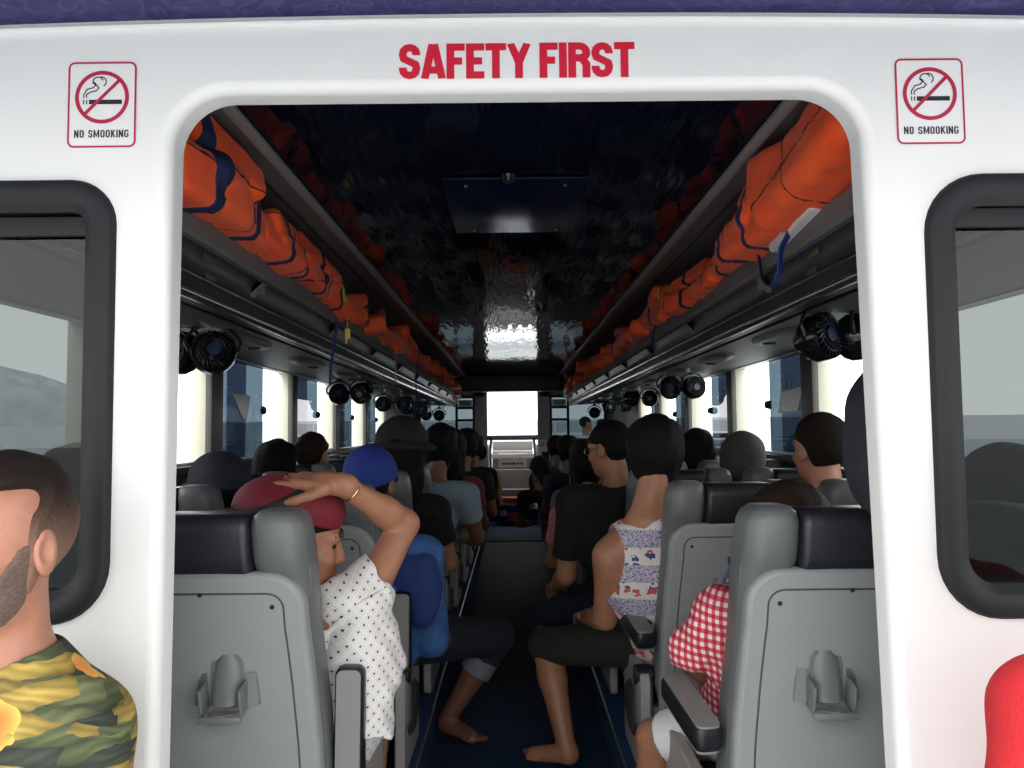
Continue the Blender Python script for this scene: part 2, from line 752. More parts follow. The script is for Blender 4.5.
def lettering(text, width, height, t, gap=0.08, y=0.0, th=0.0008, wmap=None):
    """centred on x=0, baseline z=0, facing -Y"""
    wmap = wmap or {}
    ws = [wmap.get(c, 0.28 if c == ' ' else (t if c == 'I' else 0.5)) for c in text]
    tot = sum(ws) + gap * (len(text) - 1)
    sx = width / tot
    V, Fc = [], []
    x = 0
    k_st = 0
    for c, w in zip(text, ws):
        k_st = k_st % 2
        if c != ' ':
            for p, cl in glyph(c, w, t):
                q = [p[0]]
                for a in p[1:]:
                    if math.hypot(a[0] - q[-1][0], a[1] - q[-1][1]) > 1e-4:
                        q.append(a)
                if cl and math.hypot(q[0][0] - q[-1][0], q[0][1] - q[-1][1]) < 1e-4:
                    q.pop()
                v, f = stroke(q, t, cl)
                n = len(V)
                yk = y - 0.00015 * k_st
                k_st += 1
                V += [((x + a[0] - tot / 2) * sx, yk, min(max(a[1], 0), 1) * height) for a in v]
                Fc += [[i + n for i in ff] for ff in f]
        x += w + gap
    return np.array(V), Fc

# ------------------------------------------------------------------ plain materials
mat('white_gelcoat', (0.80, 0.80, 0.785), 0.32, bump=(3, 0.05))
mat('step_beige', (0.42, 0.40, 0.37), 0.5)
mat('white_plastic', (0.75, 0.75, 0.74), 0.4)
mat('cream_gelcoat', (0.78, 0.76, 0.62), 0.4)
mat('black_rubber', (0.011, 0.012, 0.014), 0.6, spec=0.35)
mat('black_plastic', (0.012, 0.013, 0.016), 0.35)
mat('black_gloss', (0.008, 0.009, 0.012), 0.15)
mat('grey_vinyl', (0.125, 0.135, 0.137), 0.42, bump=(350, 0.08))
mat('dark_vinyl', (0.014, 0.015, 0.020), 0.36, bump=(300, 0.1))
mat('seat_shell', (0.25, 0.265, 0.268), 0.45, bump=(600, 0.04))
mat('groove', (0.05, 0.054, 0.055), 0.6)
mat('holder_grey', (0.15, 0.16, 0.163), 0.42)
mat('armrest_grey', (0.21, 0.215, 0.205), 0.5)
mat('pedestal_cream', (0.36, 0.355, 0.33), 0.5)
mat('seat_cloth', (0.03, 0.032, 0.035), 0.8)
mat('cove_grey', (0.20, 0.19, 0.19), 0.5)
mat('rack_dark', (0.038, 0.040, 0.046), 0.38)
mat('rack_lip', (0.14, 0.142, 0.142), 0.6, bump=(500, 0.15))
mat('rack_clip', (0.20, 0.205, 0.205), 0.4)
mat('under_grey', (0.085, 0.083, 0.078), 0.5)
mat('chrome', (0.62, 0.62, 0.62), 0.18, metal=1.0)
mat('steel', (0.45, 0.45, 0.45), 0.35, metal=1.0)
mat('lower_wall', (0.045, 0.043, 0.040), 0.6)
mat('pillar_shaded', (0.10, 0.097, 0.085), 0.5)  # inner pillar faces, backlit shade put into the colour
mat('bulkhead_far', (0.42, 0.42, 0.43), 0.5)
mat('blue_carpet', (0.006, 0.038, 0.105), 0.85, bump=(220, 0.2))
mat('blue_side', (0.008, 0.045, 0.13), 0.7)
mat('dark_floor', (0.012, 0.014, 0.018), 0.75, spec=0.2, bump=(160, 0.12), vary=(7, 0.25))
mat('deck_floor', (0.70, 0.70, 0.68), 0.6)
mat('red_vinyl', (0.62, 0.008, 0.035), 0.4)
mat('sign_red', (0.44, 0.012, 0.055), 0.45)
mat('sign_black', (0.012, 0.012, 0.014), 0.5)
mat('sticker_white', (0.80, 0.80, 0.79), 0.35)
mat('sign_green', (0.01, 0.30, 0.12), 0.5)
mat('orange_hard', (0.85, 0.16, 0.03), 0.5)
mat('strap_navy', (0.008, 0.016, 0.07), 0.8)
mat('strap_blue', (0.01, 0.045, 0.24), 0.75)
mat('lime_tape', (0.42, 0.55, 0.06), 0.5)
mat('whistle_yellow', (0.75, 0.55, 0.05), 0.5)
mat('cord_white', (0.5, 0.5, 0.46), 0.7)
mat('seam_dark', (0.10, 0.018, 0.012), 0.8)
mat('foam_white', (0.66, 0.60, 0.60), 0.8)
mat('fan_blue', (0.008, 0.030, 0.085), 0.3)
mat('led', (0.9, 0.9, 1.0), 0.3, emit=((0.80, 0.80, 1.0), 14.0))
mat('bench_blue', (0.03, 0.05, 0.16), 0.6)
mat('tv_black', (0.003, 0.006, 0.022), 0.22, spec=0.12)
mat('gold', (0.8, 0.55, 0.22), 0.25, metal=1.0)
glass('glass_bulkhead', (0.30, 0.325, 0.325), 0.12)
glass('glass_tint', (0.21, 0.26, 0.295), 0.05)
glass('glass_dark', (0.42, 0.44, 0.52), 0.05)
glass('glass_far', (0.24, 0.275, 0.29), 0.05)

# orange life jacket cloth
m_, nt_, b_ = new_mat('orange_cloth')
b_.inputs['Roughness'].default_value = 0.62
b_.inputs['Sheen Weight'].default_value = 0.1
tc_ = N(nt_, 'ShaderNodeTexCoord')
n1_ = N(nt_, 'ShaderNodeTexNoise', Scale=14.0, Detail=4.0)
n2_ = N(nt_, 'ShaderNodeTexNoise', Scale=420.0, Detail=1.0)
bp_ = N(nt_, 'ShaderNodeBump', Strength=0.35, Distance=0.02)
bp2_ = N(nt_, 'ShaderNodeBump', Strength=0.12, Distance=0.003)
for n_ in (n1_, n2_):
    nt_.links.new(tc_.outputs['Object'], n_.inputs['Vector'])
nt_.links.new(n1_.outputs['Fac'], bp_.inputs['Height'])
nt_.links.new(n2_.outputs['Fac'], bp2_.inputs['Height'])
nt_.links.new(bp_.outputs['Normal'], bp2_.inputs['Normal'])
nt_.links.new(bp2_.outputs['Normal'], b_.inputs['Normal'])
nt_.links.new(ramp_n(nt_, n1_.outputs['Fac'], [(0.3, (1.0, 0.085, 0.014)), (0.7, (1.0, 0.125, 0.020))]), b_.inputs['Base Color'])

# glossy, slightly crinkled dark blue ceiling lining
m_, nt_, b_ = new_mat('ceiling_navy')
b_.inputs['Base Color'].default_value = (0.0028, 0.0048, 0.013, 1)
b_.inputs['Roughness'].default_value = 0.05
b_.inputs['Specular IOR Level'].default_value = 0.3
b_.inputs['IOR'].default_value = 1.22
tc_ = N(nt_, 'ShaderNodeTexCoord')
mp_ = N(nt_, 'ShaderNodeMapping')
mp_.inputs['Scale'].default_value = (1.0, 0.13, 1.0)
n1_ = N(nt_, 'ShaderNodeTexNoise', Scale=17.0, Detail=2.5, Roughness=0.6)
bp_ = N(nt_, 'ShaderNodeBump', Strength=0.26, Distance=0.012)
nt_.links.new(tc_.outputs['Object'], mp_.inputs[0])
nt_.links.new(mp_.outputs[0], n1_.inputs['Vector'])
nt_.links.new(n1_.outputs['Fac'], bp_.inputs['Height'])
nt_.links.new(bp_.outputs['Normal'], b_.inputs['Normal'])

# purple patterned canopy lining
m_, nt_, b_ = new_mat('purple_lining')
b_.inputs['Roughness'].default_value = 0.6
tc_ = N(nt_, 'ShaderNodeTexCoord')
n1_ = N(nt_, 'ShaderNodeTexNoise', Scale=9.0, Detail=1.0, Distortion=2.5)
nt_.links.new(tc_.outputs['Object'], n1_.inputs['Vector'])
nt_.links.new(ramp_n(nt_, n1_.outputs['Fac'], [(0.38, (0.020, 0.017, 0.10)), (0.46, (0.055, 0.052, 0.17)), (0.5, (0.024, 0.021, 0.11)), (0.62, (0.032, 0.027, 0.13)), (0.68, (0.06, 0.057, 0.18)), (0.74, (0.022, 0.019, 0.10))]), b_.inputs['Base Color'])

# sea
m_, nt_, b_ = new_mat('sea_water')
b_.inputs['Base Color'].default_value = (0.06, 0.10, 0.12, 1)
b_.inputs['Roughness'].default_value = 0.35
tc_ = N(nt_, 'ShaderNodeTexCoord')
mp_ = N(nt_, 'ShaderNodeMapping')
mp_.inputs['Scale'].default_value = (0.5, 1.0, 1.0)
n1_ = N(nt_, 'ShaderNodeTexNoise', Scale=0.55, Detail=7.0, Roughness=0.62)
bp_ = N(nt_, 'ShaderNodeBump', Strength=0.35, Distance=0.4)
nt_.links.new(tc_.outputs['Object'], mp_.inputs[0])
nt_.links.new(mp_.outputs[0], n1_.inputs['Vector'])
nt_.links.new(n1_.outputs['Fac'], bp_.inputs['Height'])
nt_.links.new(bp_.outputs['Normal'], b_.inputs['Normal'])
mat('foam', (0.75, 0.78, 0.8), 0.7, vary=(3, 0.25))
mat('hill', (0.36, 0.42, 0.46), 0.9, vary=(0.02, 0.25))  # distance haze mixed into the base colour

# ------------------------------------------------------------------ sea and far shore
def sea_z(y):
    return -1.7 + y * 0.0150


bm = bmesh.new()
bmesh.ops.create_grid(bm, x_segments=8, y_segments=8, size=4000)
for v_ in bm.verts:
    v_.co.z = sea_z(v_.co.y)
sea = struct('sea', bm_geo(bm), 'sea_water', smooth=0)

V_, F_ = [], []
rnd = random.Random(4)
npt = 60
for i in range(npt):
    t = i / (npt - 1)
    x, y = -2600 + 2100 * t, 900 + 2000 * t
    hgt = 230 * (0.55 + 0.25 * math.sin(t * 9 + 1) + 0.12 * math.sin(t * 23) + 0.05 * rnd.random()) * max(0.0, min(1, 5 * (0.80 - t))) + 0.5
    for q, (dd, hh) in enumerate(((0, -4), (60, 0.55), (170, 1.0), (420, -0.05))):
        V_.append((x - dd * 0.7, y + dd * 0.7, sea_z(y) + (hgt * hh if hh != -4 else -4)))
for i in range(npt - 1):
    for q in range(3):
        F_.append([i * 4 + q, (i + 1) * 4 + q, (i + 1) * 4 + q + 1, i * 4 + q + 1])
struct('hills', (V_, F_), 'hill', smooth=60)

# wake thrown up beside the right hull
rnd = random.Random(8)
V_, F_ = [], []
for i in range(60):
    for j in range(10):
        y = -3 + i * 0.35
        x = 2.3 + j * 0.32 + 0.15 * rnd.random() + max(0, 6 - y) * 0.05
        V_.append((x, y, sea_z(y) + 0.12 + 0.35 * math.sin(math.pi * j / 9) * (0.5 + rnd.random() * 0.7)))
for i in range(59):
    for j in range(9):
        F_.append([i * 10 + j, (i + 1) * 10 + j, (i + 1) * 10 + j + 1, i * 10 + j + 1])
wk = mesh_obj('wake_foam', (V_, F_), 'foam', smooth=180)
tag(wk, 'white foaming wake running along the right side of the hull', 'wake', kind='stuff')

# ------------------------------------------------------------------ bulkhead with the doorway and two windows
D0, DT = 1.35, 0.055
door_o = rrect(0.012, 0.984, 0.595, 0.905, (0.095, 0.095, 0.05, 0.05), 10)
door_o = [(x + (1.89 - z) * (0.022 if x > 0 else -0.008), z) for x, z in door_o]      # the opening widens a little downward
WL = rrect(-1.069, 1.361, 0.392, 0.373, (0.075, 0.075, 0.10, 0.10), 8)
WR = rrect(1.102, 1.357, 0.392, 0.373, (0.10, 0.10, 0.10, 0.10), 8)


def plate_with_holes(outer, holes, y, back=False):
    bm = bmesh.new()
    es = []
    for lp in [outer] + holes:
        vs = [bm.verts.new((x, y, z)) for x, z in lp]
        for i in range(len(vs)):
            es.append(bm.edges.new((vs[i], vs[(i + 1) % len(vs)])))
    bmesh.ops.triangle_fill(bm, use_beauty=True, edges=es)
    bm.normal_update()
    for f in bm.faces:
        if (f.normal.y > 0) != back:
            f.normal_flip()
    return bm_geo(bm)


wall_o = [(-2.3, -0.05)] + [(2.3, -0.05)] + [(x, 2.045 - 0.016 * x * x) for x in np.linspace(2.3, -2.3, 25)]
fr = 0.020
door_front = inset(door_o, -fr)
geos = [plate_with_holes(wall_o, [door_front, WL, WR], D0), plate_with_holes(wall_o, [door_o, WL, WR], D0 + DT, True)]
rings = []
for k in range(7):
    a = R(90 * k / 6)
    rings.append([(x, D0 + fr * (1 - math.cos(a)), z) for x, z in inset(door_o, -fr * (1 - math.sin(a)))])
rings.append([(x, D0 + DT, z) for x, z in door_o])
geos.append(loft(rings, caps=False))
for Wd in (WL, WR):
    geos.append(loft([[(x, D0, z) for x, z in Wd], [(x, D0 + DT, z) for x, z in Wd]], caps=False))
ed = [[(x, y, z) for x, z in wall_o] for y in (D0, D0 + DT)]
geos.append(flip(loft(ed, caps=False)))
struct('wall_front', merge(*geos), 'white_gelcoat', smooth=35)

# piping along the canopy joint and the canopy lining itself
xs_ = np.linspace(-2.3, 2.3, 33)
struct('trim_1', tube([(x, D0 - 0.004, 2.012 - 0.016 * x * x) for x in xs_], 0.006, 8), 'white_gelcoat')
rings = [[(x, y, 2.024 - 0.016 * x * x + dz) for x in xs_] for y, dz in ((D0 + 0.02, 0), (1.0, 0.01), (0.6, 0.012), (0.2, 0.01))]
top = [[(x, y, z + 0.05) for x, y, z in rg] for rg in rings]
g1 = loft(rings, caps=False, closed=False)
g2 = loft(top, caps=False, closed=False)
struct('ceiling_canopy', merge(g1, flip(g2)), 'purple_lining', smooth=60)

for n_, Wd, cx in ((1, WL, -1.069), (2, WR, 1.102)):
    # black rubber frame, fat rounded section
    r1, r2, r3, r4, r5 = Wd, inset(Wd, 0.004), inset(Wd, 0.034), inset(Wd, 0.040), inset(Wd, 0.052)
    rings = [[(x, y, z) for x, z in rg] for rg, y in ((inset(Wd, -0.004), D0 + 0.001), (r1, D0 - 0.010), (r2, D0 - 0.013), (r3, D0 - 0.011), (r4, D0 - 0.006), (r5, D0 + 0.004), (r5, D0 + 0.05), (inset(Wd, -0.001), D0 + 0.052))]
    w = struct('window_%d' % n_, loft(rings, caps=False), 'black_rubber', smooth=50)
    zt = 1.351 + 0.373
    gp = inset(Wd, 0.050)
    struct('pane', prism_y(gp, D0 + 0.018, D0 + 0.024), 'glass_bulkhead', w)
    # dark header of the inner sliding frame
    struct('header_bar', box((cx, D0 + 0.010, zt - 0.066), (0.68, 0.012, 0.034), 0.003), 'black_rubber', w)
    sx = -1 if cx > 0 else 1
    struct('sliding_frame', box((cx + sx * 0.335, D0 + 0.036, 1.34), (0.006, 0.010, 0.60), 0.002), 'steel', w)

# ------------------------------------------------------------------ cabin shell
XW, YF = 1.45, 11.5
Z0 = CAM_Z
struct('floor', merge(box((0, 4.9, -0.02), (0.76, 7.0, 0.04)), box((0, 8.0, -0.021), (2.9, 13.4, 0.04))), 'dark_floor', smooth=0)
struct('trim_2', box((0.015, 2.75, 0.004), (0.70, 2.9, 0.012), 0.003), 'blue_carpet')
struct('trim_3', box((0.015, 10.55, 0.004), (0.70, 2.1, 0.012), 0.003), 'blue_carpet')
struct('wall_light_screen', box((0, -2.55, 0.75), (4.6, 0.08, 1.6), 0.02), 'white_gelcoat')  # unseen wall added behind the camera to block low light and bounce it
struct('floor_deck', box((0, -0.7, -0.03), (4.6, 4.1, 0.06)), 'deck_floor', smooth=0)
for s, nm in ((-1, 'left'), (1, 'right')):
    xi = 0.33 if s < 0 else 0.365
    xc, wd = s * (xi + XW) / 2, XW - xi
    struct('floor_plinth_' + nm, box((xc, 6.1, 0.10), (wd, 9.3, 0.20), 0.008), 'blue_carpet')
    struct('trim_%d' % (4 if s < 0 else 5), tube([(s * (xi - 0.003), 1.5, 0.196), (s * (xi - 0.003), 10.7, 0.196)], 0.005, 8), 'steel')
    # side wall: lining below the sill, strip above the windows, pillars
    P = [(1.405, 1.56), (2.71, 2.88), (3.77, 3.92), (5.16, 5.28), (6.44, 6.56), (7.74, 7.86), (9.0, 11.5)]
    wg = [box((s * (XW + 0.03), 6.45, 0.55), (0.06, 10.1, 1.14)), box((s * (XW + 0.03), 6.45, 1.87), (0.06, 10.1, 0.36))]
    wg.append(box((s * (XW + 0.0), 6.45, 1.135), (0.10, 10.1, 0.05), 0.012))
    struct('wall_' + nm, merge(*wg), 'lower_wall', smooth=30)
    pg = [box((s * (XW - 0.02), (a + b) / 2, 1.425), (0.03, b - a, 0.57), 0.006) for a, b in P]
    struct('wall_pillars_' + nm, merge(*pg), 'pillar_shaded', smooth=30)
    # outer edges of the pillars, in cream to stand for their daylit side
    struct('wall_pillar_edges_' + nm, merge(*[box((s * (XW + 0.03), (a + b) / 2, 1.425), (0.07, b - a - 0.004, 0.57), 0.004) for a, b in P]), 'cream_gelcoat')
    for i in range(6):
        a, b = P[i][1], P[i + 1][0]
        L = b - a
        w = struct('window_%d' % (3 + i + (0 if s < 0 else 6)),
                   merge(box((s * (XW + 0.02), (a + b) / 2, 1.692), (0.05, L, 0.016), 0.003), box((s * (XW + 0.02), (a + b) / 2, 1.166), (0.05, L, 0.016), 0.003)), 'steel')
        if i == 0:
            continue
        if s < 0:
            f0, f1, d0, d1 = 0.0, 0.62, 0.19, 0.42
        else:
            f0, f1, d0, d1 = 0.0, 0.50, 0.0, 0.38
        x = s * (XW + 0.015)
        struct('fixed_pane', box((x, a + L * (f0 + f1) / 2, 1.43), (0.006, L * (f1 - f0), 0.52)), 'glass_tint', w, smooth=0)
        x2 = s * (XW + 0.032)
        struct('sliding_pane', box((x2, a + L * (d0 + d1) / 2, 1.43), (0.006, L * (d1 - d0), 0.52)), 'glass_dark', w, smooth=0)
        struct('latch', merge(lathe([(0.012, -0.02), (0.022, -0.014), (0.022, 0.006), (0.012, 0.012)], 12, 'X', (x - s * 0.018, a + L * f1 - 0.02, 1.434)),
                              box((x - s * 0.012, a + L * f1 - 0.02, 1.434), (0.02, 0.03, 0.05), 0.006)), 'black_plastic', w)
    # cove above the rack
    prof = [(0.600, 2.000), (0.605, 2.012), (0.66, 2.022), (0.75, 2.034), (1.10, 2.025), (1.32, 1.97), (XW, 1.80)]
    rg = [[(s * x, y, z) for x, z in prof] for y in (D0 + DT, YF)]
    g = loft(rg, caps=False, closed=False)
    struct('trim_%d' % (6 if s < 0 else 7), g if s < 0 else flip(g), 'cove_grey', smooth=50)
    struct('trim_%d' % (8 if s < 0 else 9), box((s * 0.71, 6.4, 2.0275), (0.008, 9.9, 0.006)), 'groove')
    struct('trim_%d' % (10 if s < 0 else 11), box((s * 0.600, 6.4, 1.997), (0.03, 9.9, 0.014), 0.004), 'cove_grey')

struct('ceiling', box((0, 6.0, 2.01), (1.21, 9.2, 0.012)), 'ceiling_navy', smooth=0)
struct('ceiling_roof', box((0, 6.45, 2.12), (3.1, 10.2, 0.06)), 'white_gelcoat', smooth=0)

# screwed panel in the ceiling
tp = thing('ceiling_panel', 'flat dark blue panel screwed to the ceiling just inside the doorway', 'panel', (0.015, 2.47, 1.998))
mesh_obj('panel', box((0, 0, 0), (0.41, 0.60, 0.008), 0.003), 'tv_black', tp)
for sx in (-1, 1):
    for sy in (-1, 1):
        mesh_obj('screw', lathe([(0.0045, -0.004), (0.0045, 0.0), (0.001, 0.001)], 10, 'Z', (sx * 0.14, sy * 0.25, -0.006)), 'steel', tp)
mesh_obj('camera_eye', lathe([(0.004, -0.022), (0.014, -0.016), (0.022, 0.0)], 14, 'Z', (-0.02, -0.315, 0.0)), 'black_gloss', tp)

lt = thing('ceiling_light', 'small row of three white lights on the dark ceiling', 'light', (0.06, 5.55, 2.0))
for i in (-1, 0, 1):
    mesh_obj('lamp', lathe([(0.002, -0.022), (0.010, -0.018), (0.012, -0.008), (0.012, 0.0)], 10, 'Z', (i * 0.07, 0, -0.008)), 'led', lt)

# ------------------------------------------------------------------ far end of the cabin
hx = 0.365
fw = [box((s * 0.455, YF + 0.03, 1.0), (0.19, 0.06, 2.0)) for s in (-1, 1)]
fw.append(box((0, YF + 0.03, 1.965), (2.9, 0.06, 0.16)))
fw += [box((s * 0.95, YF + 0.03, 1.85), (1.1, 0.06, 0.12)) for s in (-1, 1)]
fw.append(box((0, YF + 0.02, 1.205), (0.74, 0.09, 0.07), 0.01))
fw += [box((s * 1.0, YF + 0.03, 0.575), (0.90, 0.06, 1.15)) for s in (-1, 1)]
fw += [box((s * 1.405, YF + 0.03, 1.5), (0.14, 0.06, 0.9)) for s in (-1, 1)]
struct('wall_back', merge(*fw), 'bulkhead_far', smooth=30)
struct('trim_12', merge(box((0, 10.15, 1.905), (1.30, 0.35, 0.21), 0.05, 4)), 'under_grey')
struct('trim_13', merge(box((0, YF - 0.02, 1.905), (0.74, 0.05, 0.03), 0.006), box((0, YF - 0.05, 1.905), (0.07, 0.04, 0.03), 0.006)), 'steel')
for s, n_ in ((-1, 15), (1, 16)):
    cx, hw = s * 0.945, 0.405
    o = rrect(cx, 1.48, hw, 0.325, 0.03, 4)
    w = struct('window_%d' % n_, ring_y(o, inset(o, 0.03), YF - 0.015, YF + 0.05), 'black_rubber', smooth=30)
    struct('pane', prism_y(inset(o, 0.02), YF + 0.02, YF + 0.026), 'glass_far', w)
    bx = s * 0.80
    struct('mullion', box((bx, YF - 0.002, 1.48), (0.035, 0.03, 0.62)), 'black_rubber', w)
    for zz in (1.635, 1.46):
        struct('glazing_bar', box((s * 0.68, YF - 0.002, zz), (0.24, 0.025, 0.035)), 'black_rubber', w)
    ex = thing('exit_sign', 'green and white exit sticker on the %s far window pane' % ('left' if s < 0 else 'right'), 'sign', (s * 0.675, YF - 0.004, 1.70), group='exit stickers on the far windows')
    mesh_obj('plate', box((0, 0, 0), (0.20, 0.004, 0.10)), 'sticker_white', ex)
    mesh_obj('green_panel', box((0, -0.003, 0.012), (0.14, 0.003, 0.06)), 'sign_green', ex)
    mesh_obj('lettering', mv(lettering('EXIT', 0.10, 0.035, 0.12), 0, -0.006, -0.005), 'sticker_white', ex)

# steps in the forward companionway
for i in range(4):
    z0, z1 = (0.19, 0.46, 0.735, 1.005)[i], (0.445, 0.72, 0.99, 1.13)[i]
    y = YF + 0.06 + 0.16 * i
    st = struct('wall_step_%d' % (i + 1), merge(box((0, y + 0.02, (z0 + z1) / 2), (0.60, 0.03, z1 - z0), 0.006), box((0, y + 0.10, z1 + 0.003), (0.60, 0.19, 0.02), 0.004)), 'step_beige')
struct('floor_landing', box((0, YF + 0.55, 0.08), (0.72, 1.0, 0.20)), 'blue_carpet')
struct('wall_landing', merge(box((-0.36, YF + 0.55, 0.55), (0.03, 1.0, 1.1)), box((0.36, YF + 0.55, 0.55), (0.03, 1.0, 1.1))), 'bulkhead_far')
for s in (-1, 1):
    rl = tube(spline([(s * 0.30, YF - 0.10, 1.19), (s * 0.315, YF - 0.13, 1.0), (s * (0.30 if s < 0 else 0.33), YF - 0.16, 0.6), (s * (0.30 if s < 0 else 0.35), YF - 0.2, 0.25)], 5), 0.020, 10)
    h_ = thing('handrail', 'white handrail on the %s of the far steps' % ('left' if s < 0 else 'right'), 'handrail', (s * 0.30, YF - 0.1, 0.25), group='handrails of the far steps')
    mesh_obj('rail', rl, 'white_plastic', h_, world=True)
    mesh_obj('rail_cap', lathe([(0.032, 0), (0.036, 0.01), (0.03, 0.022)], 12, 'Z', (0, 0, 0.93)), 'black_plastic', h_)
sg = thing('step_sign', 'pale THANK YOU board on a riser of the far steps', 'sign', (0.0, YF + 0.385, 0.868))
mesh_obj('board', box((0, 0, 0), (0.42, 0.008, 0.21), 0.003), 'sticker_white', sg)
mesh_obj('lettering', mv(lettering('THANK YOU', 0.30, 0.065, 0.13), 0, -0.006, 0.018), 'sign_red', sg)
mesh_obj('underline_marks', merge(*[box((x_, -0.006, -0.05), (w_, 0.002, 0.03)) for x_, w_ in ((-0.13, .05), (-0.065, .06), (0.01, .07), (0.08, .04), (0.13, .04))]), 'sign_red', sg, smooth=0)
for s, word in ((-1, 'FIRST'), (1, 'SAFETY')):
    g_ = thing('safety_sign', 'small white %s sign with red letters on the far wall' % word, 'sign', (s * (0.47 if s > 0 else 0.49), YF - 0.006, 1.0), group='small safety signs on the far wall')
    mesh_obj('board', box((0, 0, 0), (0.22, 0.008, 0.34), 0.003), 'sticker_white', g_)
    mesh_obj('lettering', mv(lettering(word, 0.18, 0.075, 0.16), 0, -0.006, 0.07), 'sign_red', g_)
    mesh_obj('black_square', box((0, -0.005, -0.07), (0.10, 0.004, 0.14)), 'sign_black', g_)
of = thing('float', 'orange rescue float lying across the lowest far step', 'float', (0.02, YF - 0.28, 0.30))
mesh_obj('body', box((0, 0, 0.05), (0.46, 0.16, 0.07), 0.03, 4), 'orange_hard', of)
mesh_obj('strap', box((0.05, 0, 0.05), (0.03, 0.165, 0.076), 0.03, 4), 'strap_navy', of)
cr = thing('crate', 'blue and orange box on the floor in front of the far steps', 'box', (0.0, YF - 0.28, 0.012))
mesh_obj('box', box((0, 0, 0.13), (0.46, 0.26, 0.25), 0.012), 'blue_side', cr)
mesh_obj('orange_panel', box((0.02, -0.132, 0.11), (0.20, 0.006, 0.12), 0.002), 'orange_hard', cr)
mesh_obj('white_panel', box((-0.14, -0.132, 0.16), (0.10, 0.006, 0.08), 0.002), 'sticker_white', cr)

# foredeck outside the far windows
struct('floor_foredeck', merge(box((0, 13.6, 0.93), (3.2, 3.6, 0.06)), box((0, 12.6, 1.1), (0.02, 0.02, 0.02))), 'white_gelcoat')
fr_ = thing('deck_railing', 'white railing of the foredeck outside the far windows', 'railing', (0, 15.0, 0.96))
for zz in (0.28, 0.52):
    mesh_obj('rail', tube([(-1.7, -2.6, zz), (-1.5, -0.9, zz), (-0.8, 0, zz), (0.8, 0, zz), (1.5, -0.9, zz), (1.7, -2.6, zz)], 0.018, 8), 'white_plastic', fr_)
for xx, yy in ((-1.5, -0.9), (-0.8, 0), (0.8, 0), (1.5, -0.9), (-1.68, -2.5), (1.68, -2.5)):
    mesh_obj('post', tube([(xx, yy, 0), (xx, yy, 0.53)], 0.016, 8), 'white_plastic', fr_)

# ------------------------------------------------------------------ writing on the bulkhead
pa, pb = at(396, 79, D0), at(638, 77, D0)
sf = thing('safety_lettering', 'bold red SAFETY FIRST lettering above the doorway', 'lettering', ((pa.x + pb.x) / 2, D0 - 0.0012, at(517, 78.5, D0).z))
mesh_obj('letters', lettering('SAFETY FIRST', 0.408, 0.0625, 0.205, gap=0.035, wmap={'S': .56, 'A': .62, 'F': .48, 'E': .48, 'T': .54, 'Y': .60, 'I': .205, 'R': .58, ' ': .17}), 'red_vinyl', sf, smooth=0)


def no_smoking(u, v, side):
    p = at(u, v, D0)
    t = thing('no_smoking_sign', 'square white NO SMOOKING sticker with a red border above the %s window' % side, 'sign', (p.x, D0 - 0.001, p.z), group='no smoking stickers')
    W, H = 0.0585, 0.0750
    o = rrect(0, 0, W, H, 0.011, 5)
    mesh_obj('sheet', prism_y(o, -0.0004, 0.0006), 'sticker_white', t, smooth=0)
    v1, f1 = stroke(inset(o, 0.0012), 0.0034, True)
    mesh_obj('border', (np.array([(a[0], -0.0008, a[1]) for a in v1]), f1), 'sign_red', t, smooth=0)
    c = (0.0, 0.0130)
    E = 1.29
    v1, f1 = stroke(arc2(c[0], c[1], 0.0335 * E, 0.0335 * E, 0, 354, 59), 0.0068, True)
    q = 0.0335 * 0.7071 * E
    v2, f2 = stroke([(c[0] - q, c[1] - q), (c[0] + q, c[1] + q)], 0.0058)
    g = merge(([(a[0], -0.0012, a[1]) for a in v1], f1), ([(a[0], -0.0014, a[1]) for a in v2], f2))
    mesh_obj('prohibition_ring', g, 'sign_red', t, smooth=0)
    ps = []
    zc = c[1] - 0.0065
    ps.append(stroke([(-0.0175, zc), (0.0265, zc)], 0.0062))
    for x in (-0.0205, -0.0245):
        ps.append(stroke([(x, zc - 0.003), (x, zc + 0.003)], 0.0016))
    for dx, dz in ((0, 0), (0.0045, -0.004)):
        ps.append(stroke([(-0.0245 + dx * 0.8, zc + 0.0055), (-0.0245 + dx * 0.8, zc + 0.010), (-0.020 + dx, zc + 0.0175 + dz), (-0.012 + dx, zc + 0.0195 + dz), (-0.009 + dx, zc + 0.023 + dz), (-0.012 + dx * 0.3, zc + 0.027)], 0.0016))
    ps.append(stroke(arc2(-0.0055, zc + 0.027, 0.0070, 0.0070, 200, 20, 10), 0.0016))
    ps.append(stroke(arc2(-0.0015, zc + 0.0275, 0.0068, 0.0068, 100, -60, 10), 0.0016))
    g = merge(*[([(a[0] * E, -0.0009 - 0.00005 * i_, c[1] + (a[1] - c[1]) * E) for a in vv], ff) for i_, (vv, ff) in enumerate(ps)])
    mesh_obj('cigarette', g, 'sign_black', t, smooth=0)
    mesh_obj('lettering', mv(lettering('NO SMOOKING', 0.094, 0.0135, 0.15, gap=0.10, wmap={' ': .25, 'M': .6, 'I': .13, 'O': .44, 'N': .46, 'S': .44, 'K': .46, 'G': .46}), 0, -0.0009, -0.058), 'sign_black', t, smooth=0)


no_smoking(102.5, 105, 'left')
no_smoking(929.5, 101.5, 'right')

# ------------------------------------------------------------------ luggage racks
RY0, RY1 = 1.42, 11.1


